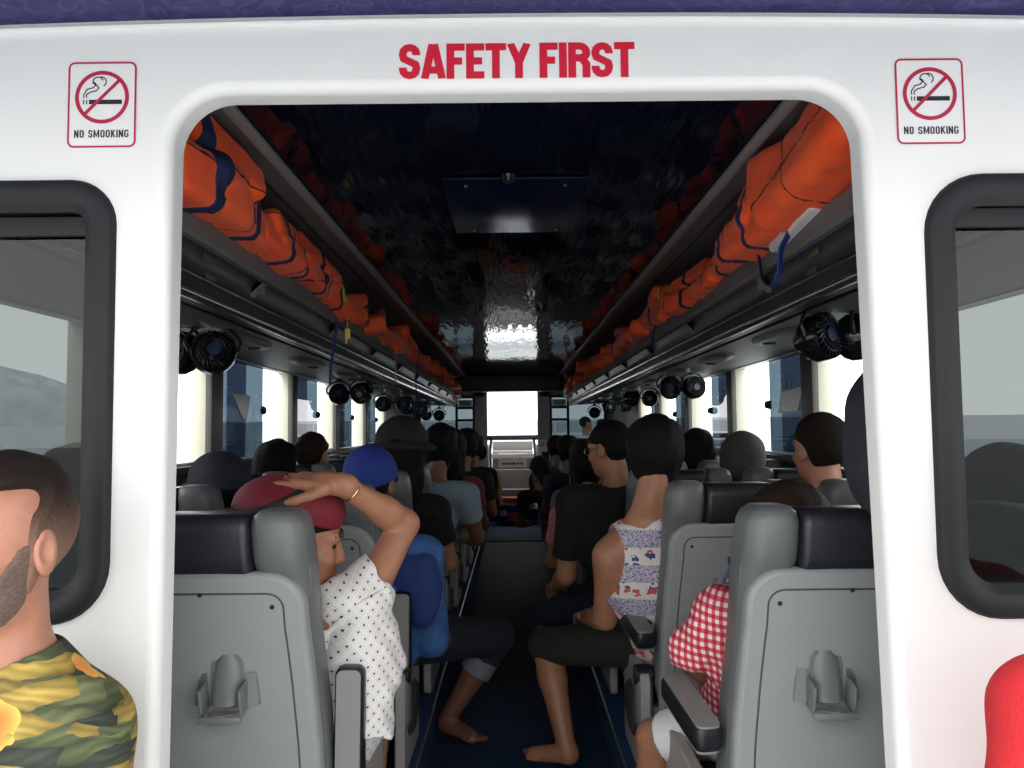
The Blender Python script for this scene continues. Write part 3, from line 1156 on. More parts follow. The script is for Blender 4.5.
def rack(s):
    side = 'left' if s < 0 else 'right'
    t = thing('luggage_rack', 'long dark grey overhead luggage rack along the %s side of the cabin' % side, 'rack', (s * 0.72, RY0, 1.6))

    def ext(prof, m, name, parent=t, closed=True, y0=RY0, y1=RY1):
        rg = [[(s * x, y, Z0 + z) for x, z in prof] for y in (y0, y1)]
        g = loft(rg, caps=closed, closed=closed)
        if s < 0:
            g = flip(g)
        return mesh_obj(name, g, m, parent, world=True, smooth=40)
    body = [(0.735, 0.50), (0.75, 0.455), (0.765, 0.44), (0.768, 0.42), (0.772, 0.405), (0.768, 0.395), (0.775, 0.388), (0.785, 0.382), (0.80, 0.366),
            (0.825, 0.352), (0.86, 0.350), (0.90, 0.362), (1.44, 0.392), (1.44, 0.46), (0.77, 0.455), (0.750, 0.50)]
    ext(body, 'rack_dark', 'rack_body')
    lip = [(0.715, 0.505), (0.708, 0.452), (0.716, 0.444), (0.738, 0.446), (0.748, 0.508), (0.730, 0.514)]
    ext(lip, 'rack_lip', 'lip_trim')
    mesh_obj('chrome_tube', tube([(s * 0.800, RY0, Z0 + 0.352), (s * 0.800, RY1, Z0 + 0.352)], 0.016, 12), 'chrome', t, world=True)
    mesh_obj('rail_line', tube([(s * 0.768, RY0, Z0 + 0.386), (s * 0.768, RY1, Z0 + 0.386)], 0.005, 8), 'chrome', t, world=True)
    ext([(0.90, 0.358), (0.90, 0.352), (1.40, 0.380), (1.40, 0.386)], 'under_grey', 'underside_panel')
    # bright strip where the rack meets the window head
    mesh_obj('edge_strip', box((s * 1.415, (RY0 + RY1) / 2, Z0 + 0.383), (0.035, RY1 - RY0, 0.02), 0.004), 'steel', t, world=True)
    for i in range(9):
        y = 2.35 + 1.0 * i
        g = loft([[(s * x, yy, Z0 + z) for x, z in ((0.722, 0.46), (0.768, 0.452), (0.772, 0.405))] for yy in (y, y + 0.035)])
        g2 = loft([[(s * 0.732, y, Z0 + 0.45), (s * 0.775, y, Z0 + 0.45), (s * 0.775, y, Z0 + 0.41)], [(s * 0.760, y + 0.10, Z0 + 0.435), (s * 0.775, y + 0.10, Z0 + 0.43), (s * 0.775, y + 0.10, Z0 + 0.415)]])
        mesh_obj('clip', merge(g, g2), 'rack_clip', t, world=True, smooth=20)
    # oval reading light housings on the underside
    for i in range(8):
        y = 3.05 + 0.95 * i
        p = Vector((s * 1.02, y, Z0 + 0.358))
        rg = []
        for rr, dz in ((1.0, 0.004), (0.93, -0.014), (0.7, -0.022), (0.35, -0.020)):
            rg.append([(p.x + rr * 0.07 * math.cos(2 * PI * k / 24), p.y + rr * 0.26 * math.sin(2 * PI * k / 24), p.z + dz) for k in range(24)])
        h_ = mesh_obj('light_housing', loft(rg), 'rack_clip', t, world=True, smooth=40)
        rg = [[(p.x + rr * 0.026 * math.cos(2 * PI * k / 14), p.y + 0.10 + rr * 0.026 * math.sin(2 * PI * k / 14), p.z - 0.021 + dz) for k in range(14)] for rr, dz in ((1.1, 0.003), (1.0, -0.006), (0.5, -0.009))]
        mesh_obj('nozzle', loft(rg), 'black_plastic', h_, world=True)
    # seat number plates on the front
    for i in range(2):
        y = 1.98 + i * 0.05
        mesh_obj('number_plate', box((s * 0.757 if i == 0 else s * 0.769, y, Z0 + (0.438 if i == 0 else 0.397)), (0.004, 0.06, 0.018), 0.001), 'lime_plate', t, world=True)


mat('lime_plate', (0.10, 0.09, 0.03), 0.5)
rack(-1)
rack(1)

# ------------------------------------------------------------------ clip-on fans
def make_fan():
    t = thing('clip_fan', '', 'fan', (0, 0, 0), group='clip-on fans under the racks')
    Rr = 0.074
    ring = lathe([(Rr - 0.010, -0.030), (Rr - 0.002, -0.033), (Rr, -0.026), (Rr + 0.001, 0.020), (Rr - 0.012, 0.045), (0.036, 0.066), (0.030, 0.078), (0.010, 0.082),
                  (0.010, 0.070), (0.028, 0.058), (Rr - 0.016, 0.036), (Rr - 0.006, 0.016), (Rr - 0.007, -0.026), (Rr - 0.010, -0.030)], 28, 'Y', caps=False)
    mesh_obj('housing', ring, 'black_gloss', t)
    gs = []
    for k in range(24):
        a = 2 * PI * k / 24
        pts = []
        for j in range(5):
            r0 = 0.022 + (Rr - 0.030) * j / 4
            aa = a + 0.5 * j / 4
            pts.append((r0 * math.cos(aa), -0.034 - 0.006 * math.sin(PI * j / 4), r0 * math.sin(aa)))
        gs.append(tube(pts, 0.0016, 5))
    for rr in (0.035, 0.052):
        gs.append(loop_tube([(rr * math.cos(2 * PI * k / 24), -0.038, rr * math.sin(2 * PI * k / 24)) for k in range(24)], 0.0014, 5))
    mesh_obj('front_guard', merge(*gs), 'black_plastic', t)
    mesh_obj('hub_cap', lathe([(0.006, 0.006), (0.019, 0.004), (0.022, -0.002), (0.022, -0.008)], 18, 'Y', (0, -0.034, 0)), 'fan_blue', t)
    gs = []
    for k in range(5):
        a = 2 * PI * k / 5
        rg = []
        for j in range(5):
            r0 = 0.014 + 0.046 * j / 4
            wv = 0.22 + 0.30 * j / 4
            rg.append([(r0 * math.cos(a + wv), 0.012, r0 * math.sin(a + wv)), (r0 * math.cos(a - wv), -0.012, r0 * math.sin(a - wv)),
                       (r0 * math.cos(a - wv), -0.0135, r0 * math.sin(a - wv)), (r0 * math.cos(a + wv), 0.0105, r0 * math.sin(a + wv))])
        gs.append(loft(rg))
    mesh_obj('blades', merge(*gs), 'black_plastic', t)
    mesh_obj('yoke', merge(tube(spline([(-Rr - 0.004, 0.0, 0.0), (-Rr - 0.012, 0.0, 0.04), (-0.04, 0.0, Rr + 0.012), (0.04, 0.0, Rr + 0.012), (Rr + 0.012, 0.0, 0.04), (Rr + 0.004, 0.0, 0.0)], 5), 0.006, 8)), 'black_plastic', t)
    mesh_obj('clamp', merge(box((0, 0, Rr + 0.022), (0.045, 0.035, 0.02), 0.004), tube([(0, 0, Rr + 0.01), (0, 0, Rr + 0.085)], 0.008, 8), box((0.0, 0.02, Rr + 0.035), (0.03, 0.05, 0.008), 0.002)), 'black_plastic', t)
    mesh_obj('clamp_screw', merge(tube([(0.025, 0, Rr + 0.035), (0.06, 0, Rr + 0.035)], 0.005, 8), lathe([(0.010, 0), (0.011, 0.008), (0.008, 0.012)], 10, 'X', (0.055, 0, Rr + 0.035))), 'steel', t)
    return t


fan0 = make_fan()
fan_spots = [  # x, y, z (camera-relative), yaw, pitch, label
    (-1.00, 2.67, 0.275, 25, -10, 'black clip-on fan with blue hub, nearest under the left rack beside the door jamb'),
    (-1.135, 2.72, 0.278, -20, -5, 'black clip-on fan half hidden by the left door jamb'),
    (-1.215, 5.62, 0.268, 10, -10, 'blue-hubbed black fan beside the hanging blue strap under the left rack'),
    (-1.055, 5.60, 0.275, -12, 12, 'black fan to the right of the blue-strap fan under the left rack'),
    (-1.245, 7.70, 0.27, 15, 0, 'black fan third along the left rack, on its window side'),
    (-1.05, 7.75, 0.27, 0, 0, 'black fan third along the left rack, on its aisle side'),
    (-1.20, 9.10, 0.27, 30, 0, 'small black fan far along the left rack, on its window side'),
    (-1.02, 9.10, 0.25, -10, 0, 'small black fan far along the left rack, on its aisle side'),
    (-1.12, 10.4, 0.22, 10, 0, 'dark fan at the far end of the left rack, nearer the windows'),
    (-0.95, 10.4, 0.21, 0, 0, 'dark fan at the far end of the left rack, nearer the aisle'),
    (0.955, 2.46, 0.28, 35, -8, 'black clip-on fan nearest under the right rack, turned to the windows'),
    (1.085, 2.50, 0.285, 60, -5, 'black fan half hidden by the right door jamb'),
    (1.035, 5.22, 0.272, -8, 10, 'black fan of the second right rack pair, nearer the aisle'),
    (1.185, 5.22, 0.272, 20, -5, 'black fan of the second right rack pair, nearer the windows'),
    (1.24, 7.20, 0.28, -10, 0, 'round black fan third along the right rack, on its window side'),
    (1.08, 7.25, 0.285, 25, 0, 'round black fan third along the right rack, on its aisle side'),
    (1.30, 9.20, 0.28, 0, 0, 'small black fan far along the right rack, on its window side'),
    (1.11, 9.20, 0.265, 20, 0, 'small black fan far along the right rack, on its aisle side'),
    (1.08, 10.5, 0.23, 0, 0, 'dark fan at the far end of the right rack'),
]
for i, (x, y, z, yw, pt, lab) in enumerate(fan_spots):
    o = fan0 if i == 0 else dup(fan0)
    o.location = (x, y, Z0 + z)
    o.rotation_euler = (R(pt), 0, R(yw))
    o['label'] = lab

# ------------------------------------------------------------------ coach seats
def seat(side, lane, proto_arm):
    """side: -1 left of the aisle, +1 right; origin on the plinth at the back panel. Faces +y."""
    s = side
    t = thing('coach_seat', '', 'seat', (0, 0, 0), group='coach seats')

    def ry(z):                          # recline of the back
        return -(z - 0.62) * 0.10

    # shell: shield-shaped plastic back
    def shell_outline(d=0.0):
        prof = [(0.240, 0.44), (0.238, 0.56), (0.234, 0.66), (0.225, 0.78), (0.217, 0.86), (0.212, 0.90)]
        prof += [(0.134 + 0.076 * math.cos(R(a_)), 0.939 + 0.076 * math.sin(R(a_))) for a_ in range(0, 91, 15)]
        prof += [(0.09, 1.0155), (0.05, 1.016), (0.02, 1.016)]
        right = []
        for i, (x, z) in enumerate(prof):
            if i < 7:
                nx_, nz_ = 1.0, 0.0
            elif i < 13:
                a_ = R((i - 6) * 15)
                nx_, nz_ = math.cos(a_), math.sin(a_)
            else:
                nx_, nz_ = 0.0, 1.0
            right.append((x - d * nx_, z - d * nz_))
        return right + [(-x, z) for x, z in reversed(right)]
    so = shell_outline()
    rings = []
    for d, y in ((0.0, 0.030), (0.0, 0.006), (0.004, 0.0), (0.012, -0.003)):
        rings.append([(x, ry(z) + y + 0.25 * x * x, z) for x, z in shell_outline(d)])
    g = loft(rings, caps=False)
    # front face filled in strips so that it bows
    io = shell_outline(0.012)
    nh = len(io) // 2
    nx = 9
    V, Fc = [], []
    for i in range(nh):
        (xr, z) = io[i]
        for k in range(nx):
            x = xr * (1 - 2 * k / (nx - 1))
            V.append((x, ry(z) - 0.003 + 0.25 * x * x, z))
    for i in range(nh - 1):
        for k in range(nx - 1):
            Fc.append([i * nx + k, i * nx + k + 1, (i + 1) * nx + k + 1, (i + 1) * nx + k])
    shell = mesh_obj('back_shell', merge(g, flip((np.array(V), Fc))), 'seat_shell', t, smooth=40)
    gl = [(x, ry(z) - 0.0025 + 0.25 * x * x, z) for x, z in shell_outline(0.042)]
    mesh_obj('panel_groove', tube(gl, 0.0022, 6), 'groove', shell)
    for sx, zz in ((-0.145, 0.945), (0.145, 0.945), (0.0, 0.972)):
        mesh_obj('screw', lathe([(0.005, -0.003), (0.005, 0.002), (0.001, 0.004)], 8, 'Y', (sx, ry(zz) - 0.002 + 0.25 * sx * sx, zz)), 'black_plastic', shell)
    # backrest, bolsters, head cushion
    def sect(z, cx, hw, y0, y1, r):
        yc, hy = (y0 + y1) / 2 + ry(z), (y1 - y0) / 2
        return [(a, b, z) for a, b in rrect(cx, yc, hw, hy, r, 4)]
    mesh_obj('backrest', loft([sect(0.47, 0, 0.16, 0.03, 0.10, 0.02), sect(0.50, 0, 0.175, 0.028, 0.13, 0.03), sect(0.8, 0, 0.165, 0.028, 0.11, 0.03), sect(1.0, 0, 0.15, 0.02, 0.10, 0.03)]), 'seat_cloth', t, smooth=60)
    for sx in (-1, 1):
        secs = []
        for z, cx, hw, y0, y1 in ((0.45, 0.208, 0.026, 0.045, 0.10), (0.50, 0.204, 0.042, 0.042, 0.15), (0.70, 0.186, 0.048, 0.040, 0.165), (0.88, 0.166, 0.052, 0.036, 0.16),
                                  (0.97, 0.160, 0.056, 0.034, 0.155), (1.005, 0.158, 0.057, 0.020, 0.153), (1.03, 0.157, 0.057, 0.0, 0.150), (1.06, 0.156, 0.056, -0.008, 0.148), (1.11, 0.152, 0.054, -0.008, 0.140), (1.130, 0.150, 0.047, 0.0, 0.132), (1.140, 0.148, 0.034, 0.014, 0.118)):
            secs.append(sect(z, sx * cx, hw, y0, y1, min(hw, (y1 - y0) / 2) * 0.72))
        b = mesh_obj('bolster', loft(secs), 'grey_vinyl', t, smooth=60)
        st = [(sx * (cx_), ry(z) + yy, z) for z, cx_, yy in ((0.98, 0.2135, 0.05), (1.05, 0.2115, 0.035), (1.10, 0.2045, 0.030), (1.128, 0.188, 0.028))]
        mesh_obj('stitching', tube(st, 0.0012, 5), 'armrest_grey', b)
    secs = []
    for z, hw, y0, y1 in ((0.965, 0.098, 0.04, 0.10), (1.0, 0.102, 0.015, 0.13), (1.02, 0.102, -0.002, 0.133), (1.05, 0.102, -0.008, 0.135), (1.10, 0.100, -0.008, 0.13), (1.124, 0.099, -0.002, 0.12), (1.134, 0.097, 0.012, 0.105)):
        secs.append(sect(z, 0, hw, y0, y1, 0.016))
    mesh_obj('headrest', loft(secs), 'dark_vinyl', t, smooth=60)
    # seat cushion and legs
    rg = []
    for z, g_ in ((0.345, 0.03), (0.36, 0.0), (0.43, -0.005), (0.465, 0.01), (0.475, 0.04)):
        rg.append([(a, b, z) for a, b in rrect(0, 0.29, 0.225 - g_, 0.235 - g_, 0.04, 5)])
    mesh_obj('seat_cushion', loft(rg), 'seat_cloth', t, smooth=60)
    for sx in (-1, 1):
        mesh_obj('leg', merge(box((sx * 0.17, 0.25, 0.275), (0.035, 0.06, 0.15), 0.004), box((sx * 0.17, 0.25, 0.208), (0.06, 0.36, 0.016), 0.004)), 'steel', t)
    # cup holder, folded down, set a little to the aisle side
    cxh, czh = -s * 0.052, 0.785
    yb = ry(czh) - 0.004
    ch_o = [(cxh + a, czh + b) for a, b in rrect(0, 0.016, 0.034, 0.058, (0.033, 0.033, 0.012, 0.012), 6)]
    hold = mesh_obj('cup_holder', prism_y(ch_o, yb - 0.004, yb + 0.006, 0.002), 'holder_grey', t, smooth=30)
    # curved tongue
    rg = []
    for z, y, hw in ((0.064, -0.004, 0.016), (0.05, -0.007, 0.027), (0.02, -0.011, 0.030), (-0.02, -0.016, 0.030), (-0.034, -0.022, 0.027)):
        rg.append([(cxh + hw * math.sin(R(a)), yb + y + 0.014 * (1 - math.cos(R(a))) * 1.0 - 0.004, czh + z) for a in (-90, -60, -30, 0, 30, 60, 90)])
    mesh_obj('tongue', flip(loft(rg, caps=False, closed=False)), 'holder_grey', hold, smooth=60)
    for sx in (-1, 1):
        rg = [[(cxh + sx * a, yb + b, czh + c) for a, b, c in pts] for pts in (
            [(0.040, -0.004, 0.026), (0.058, 0.000, 0.028), (0.060, 0.004, 0.028), (0.040, 0.004, 0.026)],
            [(0.040, -0.006, -0.040), (0.066, 0.000, -0.038), (0.068, 0.004, -0.038), (0.040, 0.004, -0.040)])]
        mesh_obj('cheek', merge(loft(rg), box((cxh + sx * 0.040, yb - 0.022, czh - 0.020), (0.006, 0.046, 0.060), 0.002, 2, Matrix.Rotation(R(14), 3, 'X'))), 'holder_grey', hold, smooth=30)
    mesh_obj('arm_bar', merge(box((cxh, yb - 0.046, czh - 0.053), (0.088, 0.008, 0.014), 0.003), box((cxh, yb - 0.03, czh - 0.062), (0.05, 0.03, 0.006), 0.002)), 'holder_grey', hold)
    rg = [[(cxh + hw * math.cos(R(a)), yb - 0.014 + hw * 0.9 * math.sin(R(a)) - 0.006, czh + z) for a in range(180, 361, 20)] for z, hw in ((-0.05, 0.03), (-0.044, 0.032))]
    mesh_obj('tray', loft(rg), 'armrest_grey', hold)
    # aisle side fittings
    if proto_arm:
        ax = -s * 0.275
        if proto_arm == 'up':
            M = Matrix.Translation((ax, 0.12, 0.545)) @ Matrix.Rotation(R(90 - 4), 4, 'X')
        else:
            M = Matrix.Translation((ax, 0.05, 0.64)) @ Matrix.Rotation(R(11), 4, 'X') @ Matrix.Rotation(R(8), 4, 'Z')
        # local: runs along +y
        o1 = rrect(0, 0.115, 0.032, 0.122, 0.018, 5)
        o2 = rrect(0, 0.115, 0.028, 0.118, 0.016, 5)
        pad = loft([[(a, b, z) for a, b in q] for q, z in ((o2, 0.030), (o1, 0.022), (o1, -0.012), (o2, -0.020))])
        arm = mesh_obj('armrest', flip(xf(pad, M)), 'black_plastic', t, smooth=40)
        o3 = rrect(0, 0.115, 0.0265, 0.1165, 0.015, 5)
        for zz in ((0.0305, 0.036), (-0.0205, -0.026)):
            q = loft([[(a, b, z) for a, b in o3] for z in zz])
            mesh_obj('arm_pad', xf(q if zz[1] < zz[0] else flip(q), M), 'armrest_grey', arm, smooth=40)
        mesh_obj('arm_pivot', merge(lathe([(0.030, -0.03), (0.034, -0.026), (0.034, 0.026), (0.030, 0.03)], 18, 'X', (ax, 0.12, 0.52)), box((ax, 0.12, 0.47), (0.052, 0.06, 0.10), 0.01)), 'black_plastic', t)
        mesh_obj('arm_bracket', merge(box((ax, 0.125, 0.44), (0.056, 0.085, 0.17), 0.02, 3), box((-s * 0.235, 0.13, 0.40), (0.06, 0.06, 0.05), 0.006)), 'holder_grey', t)
        o = rrect(0.27, 0.37, 0.20, 0.165, 0.03, 4)
        pan = mesh_obj('side_panel', loft([[(ax + dx, a, b) for a, b in q] for q, dx in ((inset(o, 0.005), -0.016), (o, -0.011), (o, 0.011), (inset(o, 0.005), 0.016))]), 'pedestal_cream', t, smooth=30)
        e = [(0.27 + 0.14 * math.cos(2 * PI * k / 24), 0.37 + 0.085 * math.sin(2 * PI * k / 24)) for k in range(24)]
        mesh_obj('oval_cover', loft([[(ax + dx, a, b) for a, b in q] for q, dx in ((inset(e, 0.012), -0.026), (e, -0.016), (e, 0.016), (inset(e, 0.012), 0.026))]), 'groove', pan, smooth=50)
    return t


ROW0, PITCH_ROW, NROW = 1.68, 0.82, 11
seat_x = {(-1, 'aisle'): -0.640, (-1, 'window'): -1.135, (1, 'aisle'): 0.685, (1, 'window'): 1.165}
protos = {}
ordn = ['first', 'second', 'third', 'fourth', 'fifth', 'sixth', 'seventh', 'eighth', 'ninth', 'tenth', 'eleventh']
for s in (-1, 1):
    sd = 'left' if s < 0 else 'right'
    for lane in ('aisle', 'window'):
        for k in range(NROW):
            if lane == 'window' and k > 8:
                continue
            key = (s, lane, 'down' if s > 0 else 'up')
            arm = None if lane == 'window' else key[2]
            if key not in protos:
                o = protos[key] = seat(s, lane, arm)
            else:
                o = dup(protos[key])
            y = ROW0 + PITCH_ROW * k + (0.01 if s < 0 else -0.02) + (0.02 if s > 0 and k == 0 else 0)
            o.location = (seat_x[(s, lane)], y, 0.0)
            if k == 0 and lane == 'aisle':
                o['label'] = 'nearest grey %s aisle seat, %s, right inside the doorway' % (sd, 'armrest raised' if s < 0 else 'armrest lowered')
            else:
                o['label'] = 'grey %s %s seat in the %s row from the doorway' % (sd, lane, ordn[k])

# ------------------------------------------------------------------ life jackets on the racks
def life_jacket(s, y0, y1, ztop, xin, seed, label, h, tilt=0.0, lime=False, zb=1.785, depth=0.26):
    big_one = seed == 21
    rnd = random.Random(seed)
    L = y1 - y0
    xc = s * (xin + depth / 2)
    hz = (ztop - zb) / 2
    c = Vector((xc, (y0 + y1) / 2, zb + hz))
    Rm = Matrix.Rotation(s * R(rnd.uniform(-4, 6)), 3, 'Y') @ Matrix.Rotation(R(tilt), 3, 'X') @ Matrix.Rotation(R(rnd.uniform(-5, 5)), 3, 'Z')
    ax = [Rm @ Vector(e) for e in ((1, 0, 0), (0, 1, 0), (0, 0, 1))]

    def P(a, b, d):
        return c + ax[0] * a + ax[1] * b + ax[2] * d
    hx_ = depth / 2
    U = rnd.uniform

    def pad_(a, b, d, sx, sy, sz, rx, rz, ry_=0):
        Q = Rm @ Matrix.Rotation(R(rx), 3, 'X') @ Matrix.Rotation(R(rz), 3, 'Z') @ Matrix.Rotation(R(ry_), 3, 'Y')
        return RBox(P(a, b, d), (sx, sy, sz), min(0.026, sz * .6), [Q @ Vector(e) for e in ((1, 0, 0), (0, 1, 0), (0, 0, 1))], 0.007)
    if big_one:
        prims = [pad_(0, -.02, 0, hx_ * 1.0, L * .48, hz * .80, 0, 0, s * 8), pad_(-s * hx_ * .25, L * .20, hz * .30, hx_ * .75, L * .24, hz * .62, 14, 4, 0)]
        prims[0].rr = .05
    else:
        prims = [pad_(0, -L * .20, -hz * .35, hx_ * .96, L * .30, hz * .55, U(-8, 8), U(-10, 10), s * U(-4, 8)),
                 pad_(0, L * .24, -hz * .42, hx_ * .96, L * .25, hz * .50, U(-10, 10), U(-14, 14), s * U(-4, 8)),
                 pad_(-s * hx_ * .12, -L * .12, hz * .42, hx_ * .80, L * .30, hz * .42, U(-14, 14), U(-16, 16), s * U(-4, 14)),
                 pad_(s * hx_ * .15, L * .28, hz * U(.1, .4), hx_ * .70, L * .17, hz * .40, U(-25, 25), U(-30, 30), s * U(-10, 20)),
                 Cone(P(-s * hx_ * 0.85, -L * U(.1, .3), -hz * 0.1), P(-s * hx_ * 0.80, L * U(.2, .35), hz * U(-.3, .4)), hz * U(.22, .34), hz * U(.2, .3), 0.006)]
    g = solid(prims, h, ripple=(0.0022, 22, seed), pad=0.035)
    t = mesh_obj('life_jacket', g.mesh(), 'orange_cloth', loc=(xc, (y0 + y1) / 2, zb), world=True, smooth=180)
    tag(t, label, 'life jacket', 'life jackets on the racks')

    def band(name, p, n, w, off, m, extra=()):
        q = g.like()
        q.F = g.F - off
        n = Vector(n).normalized()
        X, Y, Z = q.xyz()
        dd = np.abs((X - p[0]) * n.x + (Y - p[1]) * n.y + (Z - p[2]) * n.z) - w / 2
        q.F = np.maximum(q.F, dd)
        q.F = np.maximum(q.F, -(g.F + 0.004))
        for e in extra:
            q.keep(e)
        geo = q.mesh()
        if len(geo[0]):
            mesh_obj(name, geo, m, t, world=True, smooth=180)
    ww = max(0.026 if seed != 1 else 0.045, 1.6 * h)
    if not big_one:
        band('strap', P(0, -L * 0.22 + rnd.uniform(-.03, .03), 0), ax[1] + ax[0] * rnd.uniform(-.35, .35) + ax[2] * rnd.uniform(-.2, .2), ww, 0.004, 'strap_navy')
    if seed % 2 == 0 or seed < 4:
        band('strap', P(0, L * 0.22, 0), ax[1] + ax[2] * rnd.uniform(-.6, .6) + ax[0] * rnd.uniform(-.3, .3), ww * .8, 0.0045, 'strap_navy')
    if h < 0.008:
        band('piping', P(0, 0, hz * 0.05), ax[2] + ax[1] * rnd.uniform(-.25, .25), 0.006, 0.0035, 'seam_dark')
        band('piping', P(0, L * 0.02, 0), ax[1] + ax[0] * rnd.uniform(-.5, .5), 0.006, 0.0035, 'seam_dark')
    if lime:
        band('reflective_patch', P(0, L * 0.36, 0), ax[1] + ax[0] * 0.3, 0.035, 0.0055, 'lime_tape', (Ell(P(-s * hx_ * 0.8, L * 0.36, hz * .2), (0.10, 0.09, 0.045), ax),))
    return t


JL = 'orange life jacket '
LJ = []
for a in [(-1, 1.56, 2.20, 2.005, .635, 1, JL + 'with navy straps, nearest on the left rack', .0055, 0, False),
          (-1, 2.14, 2.76, 1.945, .655, 2, JL + 'folded low behind the nearest one on the left rack', .006, 4, True),
          (-1, 2.62, 3.32, 1.940, .665, 3, JL + 'with a lime tab, third along the left rack', .0065, -4, True),
          (-1, 3.26, 3.85, 1.915, .670, 4, JL + 'above the yellow whistle on the left rack', .0075, 3, False),
          (-1, 3.85, 4.75, 1.93, .665, 5, JL + 'with a lime patch, fifth along the left rack', .009, 0, True),
          (-1, 4.70, 5.60, 1.95, .66, 6, JL + 'with a dark strap, sixth along the left rack', .010, 3, False),
          (-1, 5.55, 6.60, 1.93, .665, 7, JL + 'seventh along the left rack', .011, -2, False),
          (-1, 6.55, 7.80, 1.94, .66, 8, JL + 'eighth along the left rack', .013, 2, False),
          (-1, 7.75, 9.10, 1.95, .66, 9, JL + 'second from the far end of the left rack', .014, 0, False),
          (-1, 9.05, 10.6, 1.94, .66, 10, JL + 'at the far end of the left rack', .015, 0, False),
          (1, 1.50, 2.06, 2.005, .615, 21, 'big ' + JL + 'with a white lining, nearest on the right rack', .0055, -7, False),
          (1, 2.00, 2.54, 1.985, .635, 22, JL + 'leaning behind the big one on the right rack', .006, 6, False),
          (1, 2.48, 2.98, 1.895, .670, 23, JL + 'lying low, third along the right rack', .0065, -3, False),
          (1, 2.92, 3.70, 1.925, .660, 24, JL + 'with a lime badge, fourth along the right rack', .0075, 4, True),
          (1, 3.66, 4.60, 1.945, .660, 25, JL + 'fifth along the right rack', .009, -2, False),
          (1, 4.55, 5.60, 1.935, .655, 26, JL + 'with dark straps, sixth along the right rack', .010, 2, False),
          (1, 5.55, 6.70, 1.93, .660, 27, JL + 'seventh along the right rack', .012, 0, False),
          (1, 6.65, 7.90, 1.95, .660, 28, JL + 'eighth along the right rack', .013, 0, False),
          (1, 7.85, 9.20, 1.945, .660, 29, JL + 'second from the far end of the right rack', .014, 0, False),
          (1, 9.15, 10.7, 1.94, .660, 30, JL + 'at the far end of the right rack', .015, 0, False)]:
    LJ.append(life_jacket(*a))

# white lining under the big jacket, straps and cords hanging from the jackets
big = LJ[10]
mesh_obj('lining', xf(box((0, 0, 0), (0.22, 0.30, 0.035), 0.012, 3), Matrix.Translation((0.795, 1.96, 1.800)) @ Matrix.Rotation(R(-7), 4, 'X')), 'foam_white', big, world=True)


def hang(parent, pts, w, m='strap_blue', wdir=(0, 1, 0.15)):
    mesh_obj('hanging_strap', ribbon(spline(pts, 6), w, wdir), m, parent, world=True, smooth=60)


def rel(u, v, d):
    return at(u, v, d)


hang(big, [rel(793, 206, 2.02), rel(791, 225, 1.98), rel(788, 235, 1.97), rel(781, 250, 1.97), rel(780, 268, 1.97), rel(776, 283, 1.98)], 0.030, wdir=(0.6, 0.8, 0))
hang(LJ[11], [rel(757, 240, 2.25), rel(759, 258, 2.22), rel(762, 275, 2.2), rel(768, 286, 2.1), rel(776, 284, 2.0)], 0.018, 'strap_navy', (0.6, 0.8, 0))
hang(LJ[3], [rel(337, 308, 3.25), rel(336, 330, 3.2), rel(334, 345, 3.2), rel(331, 365, 3.3), rel(330, 385, 3.35)], 0.030)
hang(LJ[6], [rel(419, 348, 5.9), rel(418, 362, 5.85), rel(416, 385, 5.9), rel(417, 402, 5.9)], 0.05)
hang(LJ[14], [rel(654, 312, 3.9), rel(655, 325, 3.85), rel(652, 340, 3.9), rel(654, 352, 3.9)], 0.035, 'strap_navy')
mesh_obj('cord', tube([rel(347.5, 297, 3.25), rel(347.5, 328, 3.2)], 0.0022, 6), 'cord_white', LJ[3], world=True)
wp = rel(347.5, 334, 3.2)
mesh_obj('whistle', merge(box((wp.x, wp.y, wp.z), (0.022, 0.018, 0.045), 0.006), box((wp.x - 0.004, wp.y, wp.z - 0.026), (0.010, 0.012, 0.03), 0.004)), 'whistle_yellow', LJ[3], world=True)
mesh_obj('cord', tube([rel(395.5, 346, 4.6), rel(395.5, 384, 4.5)], 0.003, 6), 'cord_white', LJ[5], world=True)

# dark bag hanging from the right rack behind the door pillar
p = at(891, 440, 1.62)
gb = solid([RBox((p.x, p.y, 1.28), (0.075, 0.10, 0.12), 0.07, None, 0.05), Ell((p.x + 0.015, p.y, 1.20), (0.08, 0.11, 0.11), None, 0.05), Ell((p.x + 0.02, p.y, 1.38), (0.05, 0.07, 0.10), None, 0.06)], 0.008, ripple=(0.002, 30, 3))
bg = tag(mesh_obj('backpack', gb.mesh(), 'bag_dark' if 'bag_dark' in MATS else mat('bag_dark', (0.018, 0.02, 0.028), 0.75, bump=(200, .2)), loc=(p.x, p.y, 1.0), world=True, smooth=180), 'dark rounded bag hanging from the right rack behind the door pillar', 'bag')
mesh_obj('strap', ribbon(spline([(p.x + 0.02, p.y, 1.46), (p.x + 0.0, p.y, 1.55), (p.x - 0.02, p.y, 1.652)], 5), 0.03, (0, 1, 0)), 'black_plastic', bg, world=True)

